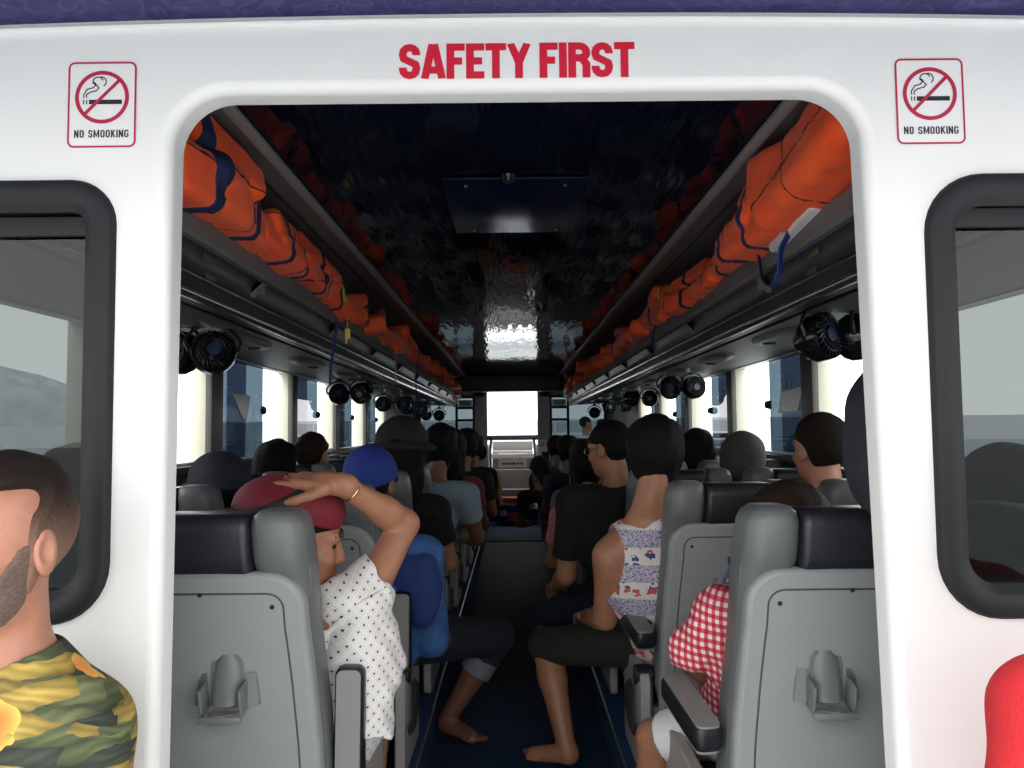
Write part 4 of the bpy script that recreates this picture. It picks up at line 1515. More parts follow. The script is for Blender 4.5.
# ------------------------------------------------------------------ people
mat('skin_fair', (0.46, 0.21, 0.135), 0.5, vary=(25, 0.10))
mat('skin_tan', (0.34, 0.155, 0.085), 0.5, vary=(25, 0.10))
mat('skin_brown', (0.16, 0.07, 0.04), 0.5, vary=(25, 0.10))
mat('hair_black', (0.007, 0.0065, 0.0065), 0.7, spec=0.15, bump=(150, 0.5))
mat('hair_brown', (0.024, 0.014, 0.010), 0.7, spec=0.15, bump=(150, 0.5))
mat('hair_short', (0.020, 0.014, 0.011), 0.8, spec=0.15, bump=(300, 0.6))
mat('stubble', (0.12, 0.072, 0.053), 0.8, spec=0.2, bump=(500, 0.3), vary=(320, 0.2))
mat('hair_grey', (0.16, 0.14, 0.13), 0.75, bump=(260, 0.8))
mat('beard', (0.15, 0.10, 0.078), 0.8, bump=(500, 0.35), vary=(320, 0.3))
mat('brow', (0.03, 0.018, 0.012), 0.7)
mat('eye_white', (0.75, 0.72, 0.70), 0.2)
mat('eye_dark', (0.015, 0.010, 0.008), 0.15)
mat('lip', (0.42, 0.13, 0.10), 0.45)
mat('cap_maroon', (0.16, 0.006, 0.018), 0.75, bump=(300, .15))
mat('cap_band', (0.010, 0.010, 0.013), 0.7)
mat('cap_blue', (0.008, 0.03, 0.22), 0.8, bump=(300, .15))
mat('cap_navy', (0.010, 0.013, 0.024), 0.8, bump=(300, .15))
mat('hat_olive', (0.012, 0.0125, 0.010), 0.85, bump=(300, .15))
mat('cap_grey', (0.07, 0.07, 0.072), 0.85, bump=(300, .15))
mat('denim', (0.030, 0.10, 0.26), 0.85, bump=(250, .2), vary=(14, 0.45))
mat('denim_dark', (0.012, 0.035, 0.15), 0.85)
mat('jeans', (0.012, 0.015, 0.026), 0.85, bump=(250, .2))
mat('jeans_cuff', (0.16, 0.17, 0.19), 0.85)
mat('black_cotton', (0.004, 0.0043, 0.006), 0.9, bump=(160, .15))
mat('olive_cotton', (0.020, 0.021, 0.015), 0.9, bump=(160, .15))
mat('navy_cotton', (0.010, 0.017, 0.035), 0.9)
mat('white_cotton', (0.75, 0.75, 0.76), 0.85, bump=(60, .3))
mat('grey_cotton', (0.16, 0.165, 0.17), 0.9)
mat('sky_cotton', (0.21, 0.29, 0.34), 0.9)
mat('yellow_cotton', (0.42, 0.25, 0.05), 0.9)
mat('pink_cotton', (0.45, 0.16, 0.18), 0.9)
mat('red_cotton', (0.62, 0.020, 0.028), 0.85, bump=(420, .5))
mat('maroon_cotton', (0.14, 0.03, 0.03), 0.9)
mat('lens_clear', (0.5, 0.5, 0.5), 0.05, spec=0.8)


def uv_cloth(nt, yk=-0.6):
    tc = N(nt, 'ShaderNodeTexCoord')
    sp = N(nt, 'ShaderNodeSeparateXYZ')
    nt.links.new(tc.outputs['Object'], sp.inputs[0])
    h = math_n(nt, 'ADD', sp.outputs['X'], math_n(nt, 'MULTIPLY', sp.outputs['Y'], yk))
    return tc, h, sp.outputs['Z']


# gingham
m_, nt_, b_ = new_mat('gingham')
tc_, h_, z_ = uv_cloth(nt_)
fq = 52.0


def check(x):
    f = math_n(nt_, 'FRACT', math_n(nt_, 'MULTIPLY', x, fq))
    return math_n(nt_, 'GREATER_THAN', f, 0.5)


fac_ = math_n(nt_, 'MULTIPLY', math_n(nt_, 'ADD', check(h_), check(math_n(nt_, 'ADD', z_, math_n(nt_, 'MULTIPLY', h_, 0.15)))), 0.5)
nt_.links.new(ramp_n(nt_, fac_, [(0.0, (0.74, 0.62, 0.62)), (0.25, (0.56, 0.10, 0.13)), (0.75, (0.42, 0.012, 0.035))], True), b_.inputs['Base Color'])
b_.inputs['Roughness'].default_value = 0.9

# white eyelet cotton with punched holes and stitched diamonds
m_, nt_, b_ = new_mat('eyelet')
tc_, h_, z_ = uv_cloth(nt_, 0.6)
k_ = 34.0
pu = math_n(nt_, 'MULTIPLY', math_n(nt_, 'ADD', h_, z_), k_)
pv = math_n(nt_, 'MULTIPLY', math_n(nt_, 'SUBTRACT', h_, z_), k_)
cu = math_n(nt_, 'SUBTRACT', math_n(nt_, 'FRACT', pu), 0.5)
cv = math_n(nt_, 'SUBTRACT', math_n(nt_, 'FRACT', pv), 0.5)
rr_ = math_n(nt_, 'SQRT', math_n(nt_, 'ADD', math_n(nt_, 'MULTIPLY', cu, cu), math_n(nt_, 'MULTIPLY', math_n(nt_, 'MULTIPLY', cv, cv), 2.6)))
dot_ = math_n(nt_, 'LESS_THAN', rr_, 0.15)
edge_ = math_n(nt_, 'GREATER_THAN', math_n(nt_, 'MAXIMUM', math_n(nt_, 'ABSOLUTE', cu), math_n(nt_, 'ABSOLUTE', cv)), 0.45)
c1_ = mix_n(nt_, edge_, (0.70, 0.685, 0.66), (0.80, 0.79, 0.78))
nt_.links.new(mix_n(nt_, dot_, c1_, (0.03, 0.028, 0.026)), b_.inputs['Base Color'])
bp_ = N(nt_, 'ShaderNodeBump', Strength=0.5, Distance=0.004)
nt_.links.new(edge_, bp_.inputs['Height'])
nt_.links.new(bp_.outputs['Normal'], b_.inputs['Normal'])
b_.inputs['Roughness'].default_value = 0.9

# tank top: printed bands, red and blue animal-like blobs between patterned stripes
m_, nt_, b_ = new_mat('banded_print')
tc_, h_, z_ = uv_cloth(nt_)
zz_ = math_n(nt_, 'MULTIPLY', z_, 9.0)
band_ = math_n(nt_, 'FRACT', zz_)
vo_ = N(nt_, 'ShaderNodeTexVoronoi', Scale=1.0, Randomness=0.35)
cx_ = N(nt_, 'ShaderNodeCombineXYZ')
nt_.links.new(math_n(nt_, 'MULTIPLY', h_, 22.0), cx_.inputs[0])
nt_.links.new(math_n(nt_, 'MULTIPLY', z_, 27.0), cx_.inputs[1])
nd_ = N(nt_, 'ShaderNodeTexNoise', Scale=2.6, Detail=1.0)
nt_.links.new(cx_.outputs[0], nd_.inputs['Vector'])
av_ = N(nt_, 'ShaderNodeVectorMath')
av_.operation = 'MULTIPLY_ADD'
av_.inputs[1].default_value = (.9, .9, 0)
nt_.links.new(nd_.outputs['Color'], av_.inputs[0])
nt_.links.new(cx_.outputs[0], av_.inputs[2])
nt_.links.new(av_.outputs[0], vo_.inputs['Vector'])
blob_ = math_n(nt_, 'LESS_THAN', vo_.outputs['Distance'], 0.38)
row_ = math_n(nt_, 'GREATER_THAN', math_n(nt_, 'FRACT', math_n(nt_, 'MULTIPLY', z_, 9.0 * 1.5)), 0.5)
blobc_ = mix_n(nt_, row_, (0.05, 0.07, 0.22), (0.55, 0.09, 0.08))
wz_ = N(nt_, 'ShaderNodeTexNoise', Scale=1.0, Detail=2.0)
cx2_ = N(nt_, 'ShaderNodeCombineXYZ')
nt_.links.new(math_n(nt_, 'MULTIPLY', h_, 160.0), cx2_.inputs[0])
nt_.links.new(math_n(nt_, 'MULTIPLY', z_, 120.0), cx2_.inputs[1])
nt_.links.new(cx2_.outputs[0], wz_.inputs['Vector'])
fine_ = ramp_n(nt_, wz_.outputs['Fac'], [(0.0, (0.12, 0.14, 0.30)), (0.46, (0.60, 0.58, 0.62)), (0.54, (0.30, 0.20, 0.34)), (0.62, (0.62, 0.60, 0.60))], True)
inb_ = math_n(nt_, 'LESS_THAN', band_, 0.5)
anim_ = mix_n(nt_, blob_, (0.68, 0.64, 0.60), blobc_)
nt_.links.new(mix_n(nt_, inb_, fine_, anim_), b_.inputs['Base Color'])
b_.inputs['Roughness'].default_value = 0.9

# leafy floral print
m_, nt_, b_ = new_mat('floral')
tc_ = N(nt_, 'ShaderNodeTexCoord')
ns_ = N(nt_, 'ShaderNodeTexNoise', Scale=13.0, Detail=3.0)
nt_.links.new(tc_.outputs['Object'], ns_.inputs['Vector'])
addv = N(nt_, 'ShaderNodeVectorMath')
addv.operation = 'MULTIPLY_ADD'
addv.inputs[1].default_value = (0.035, 0.035, 0.035)
nt_.links.new(ns_.outputs['Color'], addv.inputs[0])
nt_.links.new(tc_.outputs['Object'], addv.inputs[2])


def leaf_layer(rot, stops):
    mp = N(nt_, 'ShaderNodeMapping')
    mp.inputs['Rotation'].default_value = rot
    mp.inputs['Scale'].default_value = (12.0, 12.0, 44.0)
    nt_.links.new(addv.outputs[0], mp.inputs[0])
    lf = N(nt_, 'ShaderNodeTexVoronoi', Scale=1.0, Randomness=0.9)
    nt_.links.new(mp.outputs[0], lf.inputs['Vector'])
    sc = N(nt_, 'ShaderNodeSeparateColor')
    nt_.links.new(lf.outputs['Color'], sc.inputs[0])
    colr = ramp_n(nt_, sc.outputs[0], stops, True)
    wv = N(nt_, 'ShaderNodeTexWave', Scale=0.8, Distortion=3.0)
    nt_.links.new(mp.outputs[0], wv.inputs['Vector'])
    sh = math_n(nt_, 'MULTIPLY', math_n(nt_, 'ADD', math_n(nt_, 'MULTIPLY', wv.outputs['Fac'], 0.35), 0.65), math_n(nt_, 'SUBTRACT', 1.15, math_n(nt_, 'MULTIPLY', lf.outputs['Distance'], 0.95)))
    mm = N(nt_, 'ShaderNodeMix')
    mm.data_type = 'RGBA'
    mm.blend_type = 'MULTIPLY'
    mm.inputs[0].default_value = 1.0
    nt_.links.new(colr, mm.inputs[6])
    cc = N(nt_, 'ShaderNodeCombineColor')
    for i in range(3):
        nt_.links.new(sh, cc.inputs[i])
    nt_.links.new(cc.outputs[0], mm.inputs[7])
    return mm.outputs[2], sc.outputs[1]


G1, G2, G3, YL, YD = (0.10, 0.125, 0.05), (0.17, 0.19, 0.085), (0.05, 0.062, 0.045), (0.52, 0.37, 0.08), (0.33, 0.24, 0.06)
la_, ra_ = leaf_layer((0.25, 0.8, 0.15), [(0, G1), (.22, YL), (.42, G2), (.58, G3), (.72, YL), (.88, YD)])
lb_, rb_ = leaf_layer((-0.2, -0.55, 0.3), [(0, G2), (.25, G1), (.5, YL), (.68, G3), (.84, G2)])
mulc = mix_n(nt_, math_n(nt_, 'GREATER_THAN', ra_, 0.5), la_, lb_)
fl_ = N(nt_, 'ShaderNodeTexVoronoi', Scale=11.0, Randomness=1.0)
nt_.links.new(addv.outputs[0], fl_.inputs['Vector'])
sepf = N(nt_, 'ShaderNodeSeparateColor')
nt_.links.new(fl_.outputs['Color'], sepf.inputs[0])
isfl = math_n(nt_, 'MULTIPLY', math_n(nt_, 'LESS_THAN', math_n(nt_, 'ADD', fl_.outputs['Distance'], math_n(nt_, 'MULTIPLY', math_n(nt_, 'SUBTRACT', ns_.outputs['Fac'], 0.5), 1.3)), 0.36), math_n(nt_, 'GREATER_THAN', sepf.outputs[1], 0.45))
flc = ramp_n(nt_, fl_.outputs['Distance'], [(0.0, (0.42, 0.03, 0.02)), (0.22, (0.62, 0.16, 0.03)), (0.40, (0.70, 0.40, 0.08))])
nt_.links.new(mix_n(nt_, isfl, mulc, flc), b_.inputs['Base Color'])
b_.inputs['Roughness'].default_value = 0.85


def frame(f, u=(0, 0, 1)):
    f = Vector(f).normalized()
    u = Vector(u)
    r = f.cross(u).normalized()
    return r, f, r.cross(f).normalized()


def head_prims(c, f, u, s=1.0):
    r, f, u = frame(f, u)

    def H(a, b, d):
        return c + (r * a + f * b + u * d) * s
    A = (r, f, u)
    p = [Ell(H(0, -.014, .030), Vector((.075, .095, .086)) * s, A, .02),
         Ell(H(0, .022, -.025), Vector((.062, .064, .078)) * s, A, .03),
         Ell(H(0, .030, -.072), Vector((.052, .054, .040)) * s, A, .03),
         Ell(H(0, .066, -.100), Vector((.022, .018, .015)) * s, A, .02)]
    if s > 0:
        p += [Cone(H(-.040, .074, .020), H(.040, .074, .020), .013 * s, .013 * s, .014),
              Ell(H(-.040, .062, -.030), Vector((.022, .020, .018)) * s, A, .02), Ell(H(.040, .062, -.030), Vector((.022, .020, .018)) * s, A, .02),
              Cone(H(0, .083, .006), H(0, .098, -.032), .009 * s, .0120 * s, .014),
              Ell(H(-.011, .088, -.036), Vector((.008, .010, .008)) * s, A, .005), Ell(H(.011, .088, -.036), Vector((.008, .010, .008)) * s, A, .005),
              Ell(H(0, .083, -.062), Vector((.024, .010, .006)) * s, A, .006), Ell(H(0, .080, -.073), Vector((.021, .011, .007)) * s, A, .006)]
        for sx in (-1, 1):
            p.append(Ell(H(sx * .076, -.012, -.008), Vector((.011, .022, .035)) * s, [r * .94 + f * (-.30 * sx), f * .94 + r * (.30 * sx), u], .006))
    sub = [Ell(H(sx * .031, .092, .000), Vector((.018, .012, .010)) * s, A, .010) for sx in (-1, 1)]
    sub += [Ell(H(sx * .085, -.006, -.006), Vector((.006, .011, .018)) * s, A, .004) for sx in (-1, 1)]
    return p, sub, H, A


def hand_prims(w, d, n, tdir, curl=18, s=1.0, spread=0.0):
    d = Vector(d).normalized()
    n = Vector(n)
    n = (n - d * n.dot(d)).normalized()
    t = Vector(tdir)
    t = (t - d * t.dot(d) - n * t.dot(n)).normalized()
    p = [RBox(w + d * .050 * s, Vector((.038, .044, .013)) * s, .012 * s, (t, d, n), .010), Cone(w - d * .02 * s, w + d * .03 * s, .024 * s, .024 * s, .012)]
    for i, ln in enumerate((.072, .080, .074, .058)):
        b = w + (d * (.088 - .004 * abs(i - 1)) + t * (.028 - .0185 * i)) * s
        cur = b
        for k, fr_l in enumerate((.45, .30, .25)):
            a = R(curl * (0.6 + k))
            dr = (d * math.cos(a) + n * math.sin(a) + t * spread * (1.5 - i)).normalized()
            nx_ = cur + dr * ln * fr_l * s
            p.append(Cone(cur, nx_, (.0092 - .0008 * k) * s, (.0086 - .0009 * k) * s, .004))
            cur = nx_
    b = w + (d * .022 + t * .026 + n * .004) * s
    m1 = b + (d * .6 + t * .75 + n * .2).normalized() * .036 * s
    m2 = m1 + (d * .85 + t * .4 + n * .3).normalized() * .030 * s
    m3 = m2 + (d * .95 + t * .1 + n * .35).normalized() * .024 * s
    p += [Cone(b, m1, .014 * s, .011 * s, .010), Cone(m1, m2, .0108 * s, .0095 * s, .004), Cone(m2, m3, .0095 * s, .0078 * s, .004)]
    return p


def sit(x, y, hz=1.20, lean=0.0, fwd=0.0, **kw):
    """joints of somebody sitting upright in the seat whose back panel stands at (x, y), facing +y"""
    J = dict(hc=(x + lean, y + .27 + fwd, hz), hf=(0, 1, -.05), nk=(x + lean * .95, y + .235 + fwd * .9, hz - .17), ch=(x + lean * .6, y + .25 + fwd * .6, hz - .36),
             pe=(x, y + .31, .585), rt=(1, 0, 0), foot=0.20, face=(0, 1, 0))
    J.update({k: v for k, v in kw.items() if v is not None})
    nk, pe, rt, fc = Vector(J['nk']), Vector(J['pe']), Vector(J['rt']).normalized(), Vector(J['face'])
    for sg, n_ in ((-1, 'L'), (1, 'R')):
        d = {}
        d['sh'] = nk + rt * .165 * sg + Vector((0, 0, -.085))
        d['el'] = d['sh'] + rt * .05 * sg + fc * .12 + Vector((0, 0, -.25))
        d['wr'] = d['el'] - rt * .10 * sg + fc * .22 + Vector((0, 0, -.03))
        d['hip'] = pe + rt * .085 * sg + fc * .02 - Vector((0, 0, .01))
        d['kn'] = d['hip'] + fc * .36 + rt * .02 * sg + Vector((0, 0, -.02))
        d['an'] = d['kn'] + fc * .03 + Vector((0, 0, -.30 if J['foot'] > .1 else -.44))
        d['an'].z = J['foot'] + .075
        for k, v in d.items():
            J.setdefault(k + n_, v)
    for k in list(J):
        if isinstance(J[k], tuple) and len(J[k]) == 3:
            J[k] = Vector(J[k])
    return J


def person(label, J, h=0.008, skin='skin_tan', shirt=None, sleeve=0.55, pants='navy_cotton', legs=0.0, hair=None, hairstyle='short', cap=None, build=1.0,
           group=None, curl=25, hands=None, hand_s=1.0, eyes=False, beard=None, tank=False, hs=1.0, bare=True):
    rt, fc = Vector(J['rt']).normalized(), Vector(J['face']).normalized()
    pe, ch, nk, hc = J['pe'], J['ch'], J['nk'], J['hc']
    up_t = (ch - pe).normalized()
    r_t, f_t, u_t = frame(fc, up_t)
    if r_t.dot(rt) < 0:
        rt = -rt
    A = (r_t, f_t, u_t)
    b = build
    torso = [Ell(pe, Vector((.165, .125, .125)) * b, A, .05), Ell(pe.lerp(ch, .5), Vector((.145, .110, .17)) * b, A, .05), Ell(ch, Vector((.162, .110, .165)) * b, A, .05)]
    top = nk - u_t * .055
    torso += [Cone(J['shL'], top, .050 * b, .058 * b, .05), Cone(J['shR'], top, .050 * b, .058 * b, .05)]
    if hands is None:
        hands = {}
    hp_, hsub, H, HA = head_prims(hc, J['hf'], J.get('hu', (0, 0, 1)), hs)
    neck = Cone(H(0, -.018, -.055), nk - u_t * .03, .050 * hs, .058, .03)
    arms, clothA, legsP, clothL = [], [], [], []
    for n_ in 'LR':
        sh, el, wr = J['sh' + n_], J['el' + n_], J['wr' + n_]
        arms += [Cone(sh, el, .049 * b, .040 * b, .03), Cone(el, el.lerp(wr, .35), .040 * b, .040 * b, .015), Cone(el.lerp(wr, .3), wr, .040 * b, .026 * b, .015)]
        dirn = (wr - el).normalized()
        tdir = -rt if n_ == 'R' else rt
        hd, hn, ht = hands.get(n_, (dirn, Vector((0, 0, -1)), tdir))
        if h <= 0.0085:
            arms += hand_prims(wr + Vector(hd).normalized() * .012, hd, hn, ht, curl, hand_s)
        else:
            hd = Vector(hd).normalized()
            for i in range(4):
                q = wr + hd * .03 + Vector(ht).normalized() * (.03 - .02 * i)
                arms.append(Cone(q, q + hd * .11, .013, .010, .006))
            arms.append(Cone(wr + hd * .02, wr + hd * .06 + Vector(ht).normalized() * .05, .014, .012, .01))
        hip, kn, an = J['hip' + n_], J['kn' + n_], J['an' + n_]
        toe = J.get('toe' + n_)
        fdir = (Vector((toe.x - an.x, toe.y - an.y, 0)).normalized() if toe is not None else Vector((fc.x, fc.y, 0)).normalized())
        legsP += [Cone(hip, kn, .082 * b, .056 * b, .03), Cone(kn, kn.lerp(an, .35), .054 * b, .054 * b, .02), Cone(kn.lerp(an, .3), an, .054 * b, .034 * b, .02)]
        base = Vector((an.x, an.y, an.z - .045))
        sd = Vector((-fdir.y, fdir.x, 0))
        legsP += [Ell(base - fdir * .015 + Vector((0, 0, .012)), (.034, .034, .038), None, .02), Cone(base + Vector((0, 0, .012)), base + fdir * .13 + Vector((0, 0, -.008)), .036, .026, .02), ]
        if h <= 0.0085:
            for i in range(5):
                q = base + fdir * (.135 - .008 * i) + sd * (.032 - .016 * i) * (1 if n_ == 'R' else -1) + Vector((0, 0, -.014))
                legsP.append(Cone(q, q + fdir * .038, .0115 - .001 * i, .010 - .0008 * i, .005))
        else:
            legsP.append(Cone(base + fdir * .12 + Vector((0, 0, -.012)), base + fdir * .17 + Vector((0, 0, -.014)), .024, .018, .02))
    body = solid(torso + [neck] + hp_ + arms + legsP, h, subs=hsub if h < 0.01 else (), pad=0.02)
    origin = (pe.x, pe.y, 0.0 if J['foot'] < 0.1 else J['foot'])
    o = tag(mesh_obj('person', body.mesh(), skin, loc=origin, world=True, smooth=180), label, 'person', group)

    def child(name, g, m, parent=o):
        geo = g.mesh() if isinstance(g, Grid) else g
        if len(geo[0]):
            return mesh_obj(name, geo, m, parent, world=True, smooth=180)
    hcl = max(h, 0.006)
    if shirt:
        g_ = .014
        cp = [q.grow(g_) for q in torso]
        cp[0] = Ell(pe + u_t * .01, (Vector((.165, .125, .125)) * b + Vector((.018, .018, .018))), A, .05)
        if tank:
            cp = cp[:3] + [Cone(J['shL'].lerp(top, .45), top, .060 * b, .066 * b, .03), Cone(J['shR'].lerp(top, .45), top, .060 * b, .066 * b, .03)]
        for n_ in 'LR':
            sh, el, wr = J['sh' + n_], J['el' + n_], J['wr' + n_]
            if tank:
                continue
            if sleeve <= 1:
                clothA.append(Cone(sh, sh.lerp(el, max(sleeve, .02)), .065 * b, .062 * b, .03, True))
            else:
                clothA += [Cone(sh, el, .064 * b, .056 * b, .03), Cone(el, el.lerp(wr, sleeve - 1), .056 * b, .044 * b, .015, True)]
        subs = [Cone(nk - u_t * .035 + f_t * .005, nk + u_t * .20, .066, .080, .01)]
        if tank:
            for sg, n_ in ((-1, 'L'), (1, 'R')):
                subs.append(Ell(J['sh' + n_] + rt * .035 * sg - u_t * .03, (.062, .14, .105), (rt, fc, u_t), .01))
        g = solid(cp + clothA, hcl, subs=subs, ripple=(.0016, 26, 5), pad=.02)
        child('shirt', g, shirt)
    if pants:
        cp = [Ell(pe - u_t * .005, Vector((.165, .125, .125)) * b + Vector((.011, .011, .011)), A, .05)]
        for n_ in 'LR':
            hip, kn, an = J['hip' + n_], J['kn' + n_], J['an' + n_]
            if legs <= 1:
                cp.append(Cone(hip, hip.lerp(kn, legs), .094 * b, (.094 + (.072 - .094) * legs) * b, .03, True))
            else:
                cp += [Cone(hip, kn, .093 * b, .068 * b, .03), Cone(kn, kn.lerp(an, legs - 1), .068 * b, .060 * b, .02, True)]
        g = solid(cp, hcl, ripple=(.0016, 24, 9), pad=.02)
        child('trousers' if legs > 1.4 else 'shorts', g, pants)
    hh = max(min(h, .009), .004) if h < .012 else h
    base_head = hp_[:4]
    if hair:
        g = Grid(hc - Vector((.20, .20, .34)), hc + Vector((.20, .20, .20)), hh)
        sty = hairstyle
        off = {'short': .010, 'crop': .005, 'thick': .022, 'long': .018, 'bun': .014, 'fade': .007}[sty]
        g.add([q.grow(off * hs) for q in base_head[:3 if sty in ('thick', 'long') else 2]])
        rg = g.like()
        cap_r = [Ell(H(0, -.022, .072), Vector((.105, .112, .078)) * hs, HA, .03)]
        if sty == 'fade':
            g.add([Ell(H(0, -.012, .078), Vector((.072, .088, .052)) * hs, HA, .02)])
            cap_r = [Ell(H(0, -.022, .118), Vector((.096, .116, .052)) * hs, HA, .015), Ell(H(0, -.066, .022), Vector((.105, .090, .088)) * hs, HA, .02), Ell(H(0, .000, -.010), Vector((.10, .015, .075)) * hs, HA, .02)]
        low = -.045 if sty in ('crop', 'short', 'bun', 'fade') else -.075
        if sty != 'fade':
            cap_r.append(Ell(H(0, -.085, low + .055), Vector((.105, .078, .10)) * hs, HA, .03))
        if sty in ('thick', 'long'):
            cap_r.append(Ell(H(0, -.06, -.01), Vector((.11, .085, .10)) * hs, HA, .03))
        rg.add(cap_r)
        g.keep(rg.F)
        if sty == 'thick':
            g.add([Ell(H(.01, .005, .075), Vector((.084, .092, .050)) * hs, HA, .02)])
        if sty == 'long':
            g.add([Cone(H(0, -.055, .0), H(0, -.085, -.18), .075 * hs, .055 * hs, .03), Cone(H(-.055, -.03, .0), H(-.06, -.06, -.18), .035 * hs, .03 * hs, .03), Cone(H(.055, -.03, .0), H(.06, -.06, -.18), .035 * hs, .03 * hs, .03)])
        if sty == 'bun':
            g.add([Ell(H(0, -.105, .055), Vector((.042, .038, .042)) * hs, HA, .015)])
        g.ripple(.0012 if sty in ('crop', 'fade', 'short') else .0022, 60, 2)
        child('hair', g, hair)
    if cap:
        style, cm, up_n = cap
        g = Grid(hc - Vector((.24, .24, .20)), hc + Vector((.24, .24, .22)), hh)
        pn = H(0, 0, .030 if style != 'soft' else .045)
        nrm = -(HA[2] + HA[1] * up_n)
        if style == 'cap':
            g.add([q.grow(.018 * hs) for q in base_head[:1]]).keep(Half(pn, nrm))
            g.add([Ell(H(0, .125, .035), Vector((.066, .075, .009)) * hs, (HA[0], (HA[1] - HA[2] * .25).normalized(), (HA[2] + HA[1] * .25).normalized()), .01)])
            g.add([Ell(H(0, -.014, .136), Vector((.008, .008, .005)) * hs, HA, .004)])
        elif style == 'hat':
            g.add([Ell(H(0, -.014, .045), Vector((.102, .115, .098)) * hs, HA, .02)]).keep(Half(H(0, 0, .02), nrm))
            br = g.like().add([Ell(H(0, -.01, .015), Vector((.135, .15, .030)) * hs, HA, .01)])
            g.F = np.minimum(g.F, br.F)
        elif style == 'hood':
            g.add([q.grow(.022 * hs) for q in base_head[:2]]).keep(Half(H(0, .05, 0), HA[1]))
            g.add([Cone(H(0, -.05, -.04), H(0, -.06, -.14), .075, .085, .03)])
        elif style == 'soft':
            g.add([Ell(H(0, -.030, .066), Vector((.112, .125, .078)) * hs, HA, .02)]).keep(Half(pn, nrm))
        g.ripple(.0010, 40, 3)
        cap_o = child('cap' if style in ('cap', 'soft') else ('hood' if style == 'hood' else 'hat'), g, cm)
        J['_cap'] = (g, cap_o)
    if eyes:
        for sx in (-1, 1):
            eb = lathe([(.0002, -.0115), (.0057, -.0099), (.0099, -.0057), (.0115, 0), (.0099, .0057), (.0057, .0099), (.0002, .0115)], 16)
            e = mesh_obj('eye', mv(eb, *H(sx * .031, .0715, .0005)), 'eye_dark' if eyes == 'side' else 'eye_white', o, world=True, smooth=180)
            ir = H(sx * .031, .0715, .0005) + HA[1] * .0084
            mesh_obj('iris', mv(xf(lathe([(.0002, -.0036), (.0045, -.0025), (.0056, 0), (.0045, .0025), (.0002, .0036)], 14), Vector((0, 0, 1)).rotation_difference(HA[1]).to_matrix()), *ir), 'eye_dark', e, world=True, smooth=180)
            g = body.like()
            bl = [H(sx * .014, .091, .022), H(sx * .030, .089, .028), H(sx * .050, .077, .021)]
            gb_ = solid([Cone(bl[0], bl[1], .0050, .0060, .004), Cone(bl[1], bl[2], .0060, .0035, .004)], .0022, pad=.01)
            child('eyebrow', gb_, 'brow')
        gl_ = solid([Ell(H(0, .0875, -.0625), Vector((.022, .0075, .0042)) * hs, HA, .003), Ell(H(0, .0855, -.0725), Vector((.019, .008, .0050)) * hs, HA, .003)], .0022, pad=.01)
        child('lips', gl_, 'lip')
    if beard:
        g = Grid(hc - Vector((.12, .12, .17)), hc + Vector((.12, .14, .06)), .004)
        g.add([q.grow(.003) for q in hp_[:8]])
        rg = g.like()
        rg.add([Ell(H(0, .040, -.088), Vector((.075, .070, .048)) * hs, HA, .01), Cone(H(-.074, .012, -.015), H(-.060, .035, -.075), .020, .034, .02), Cone(H(.074, .012, -.015), H(.060, .035, -.075), .020, .034, .02),
                Ell(H(0, .085, -.054), Vector((.030, .020, .008)) * hs, HA, .006)])
        g.keep(rg.F)
        g.sub([Ell(H(0, .09, -.067), Vector((.021, .02, .011)), HA, .004)])
        g.ripple(.0003, 300, 2)
        child('beard', g, beard)
    J['_H'], J['_A'], J['_o'], J['_child'] = H, HA, o, child
    return o

# hair clipped short at the sides, longer and darker on top
m_, nt_, b_ = new_mat('hair_fade')
tc_ = N(nt_, 'ShaderNodeTexCoord')
sp_ = N(nt_, 'ShaderNodeSeparateXYZ')
nt_.links.new(tc_.outputs['Object'], sp_.inputs[0])
nz_ = N(nt_, 'ShaderNodeTexNoise', Scale=260.0, Detail=2.0)
nt_.links.new(tc_.outputs['Object'], nz_.inputs['Vector'])
zc_ = at(-4, 545, 1.13).z
f_ = math_n(nt_, 'MULTIPLY', math_n(nt_, 'ADD', math_n(nt_, 'SUBTRACT', sp_.outputs['Z'], zc_ - .02), math_n(nt_, 'MULTIPLY', math_n(nt_, 'SUBTRACT', nz_.outputs['Fac'], 0.5), 0.05)), 9.0)
nt_.links.new(ramp_n(nt_, f_, [(0.0, (0.24, 0.135, 0.095)), (0.35, (0.13, 0.078, 0.058)), (0.68, (0.045, 0.028, 0.021)), (0.9, (0.018, 0.012, 0.010))]), b_.inputs['Base Color'])
b_.inputs['Roughness'].default_value = 0.75
b_.inputs['Specular IOR Level'].default_value = 0.15

# --- man in the floral shirt on the deck, facing the camera, leaning on the bulkhead
hc = at(-4, 545, 1.13)
J = sit(0, 0, hc=hc, hf=(-.30, -.95, -.03), nk=hc + Vector((-.005, .035, -.140)), ch=hc + Vector((-.02, .055, -.345)), pe=(hc.x - .02, 1.12, .555), rt=(-1, 0, 0), face=(0, -1, 0), foot=0.0,
        elR=(hc.x - .27, 1.12, .66), wrR=(hc.x - .18, .86, .62), elL=(hc.x + .225, 1.12, .66), wrL=(hc.x + .14, .86, .62))
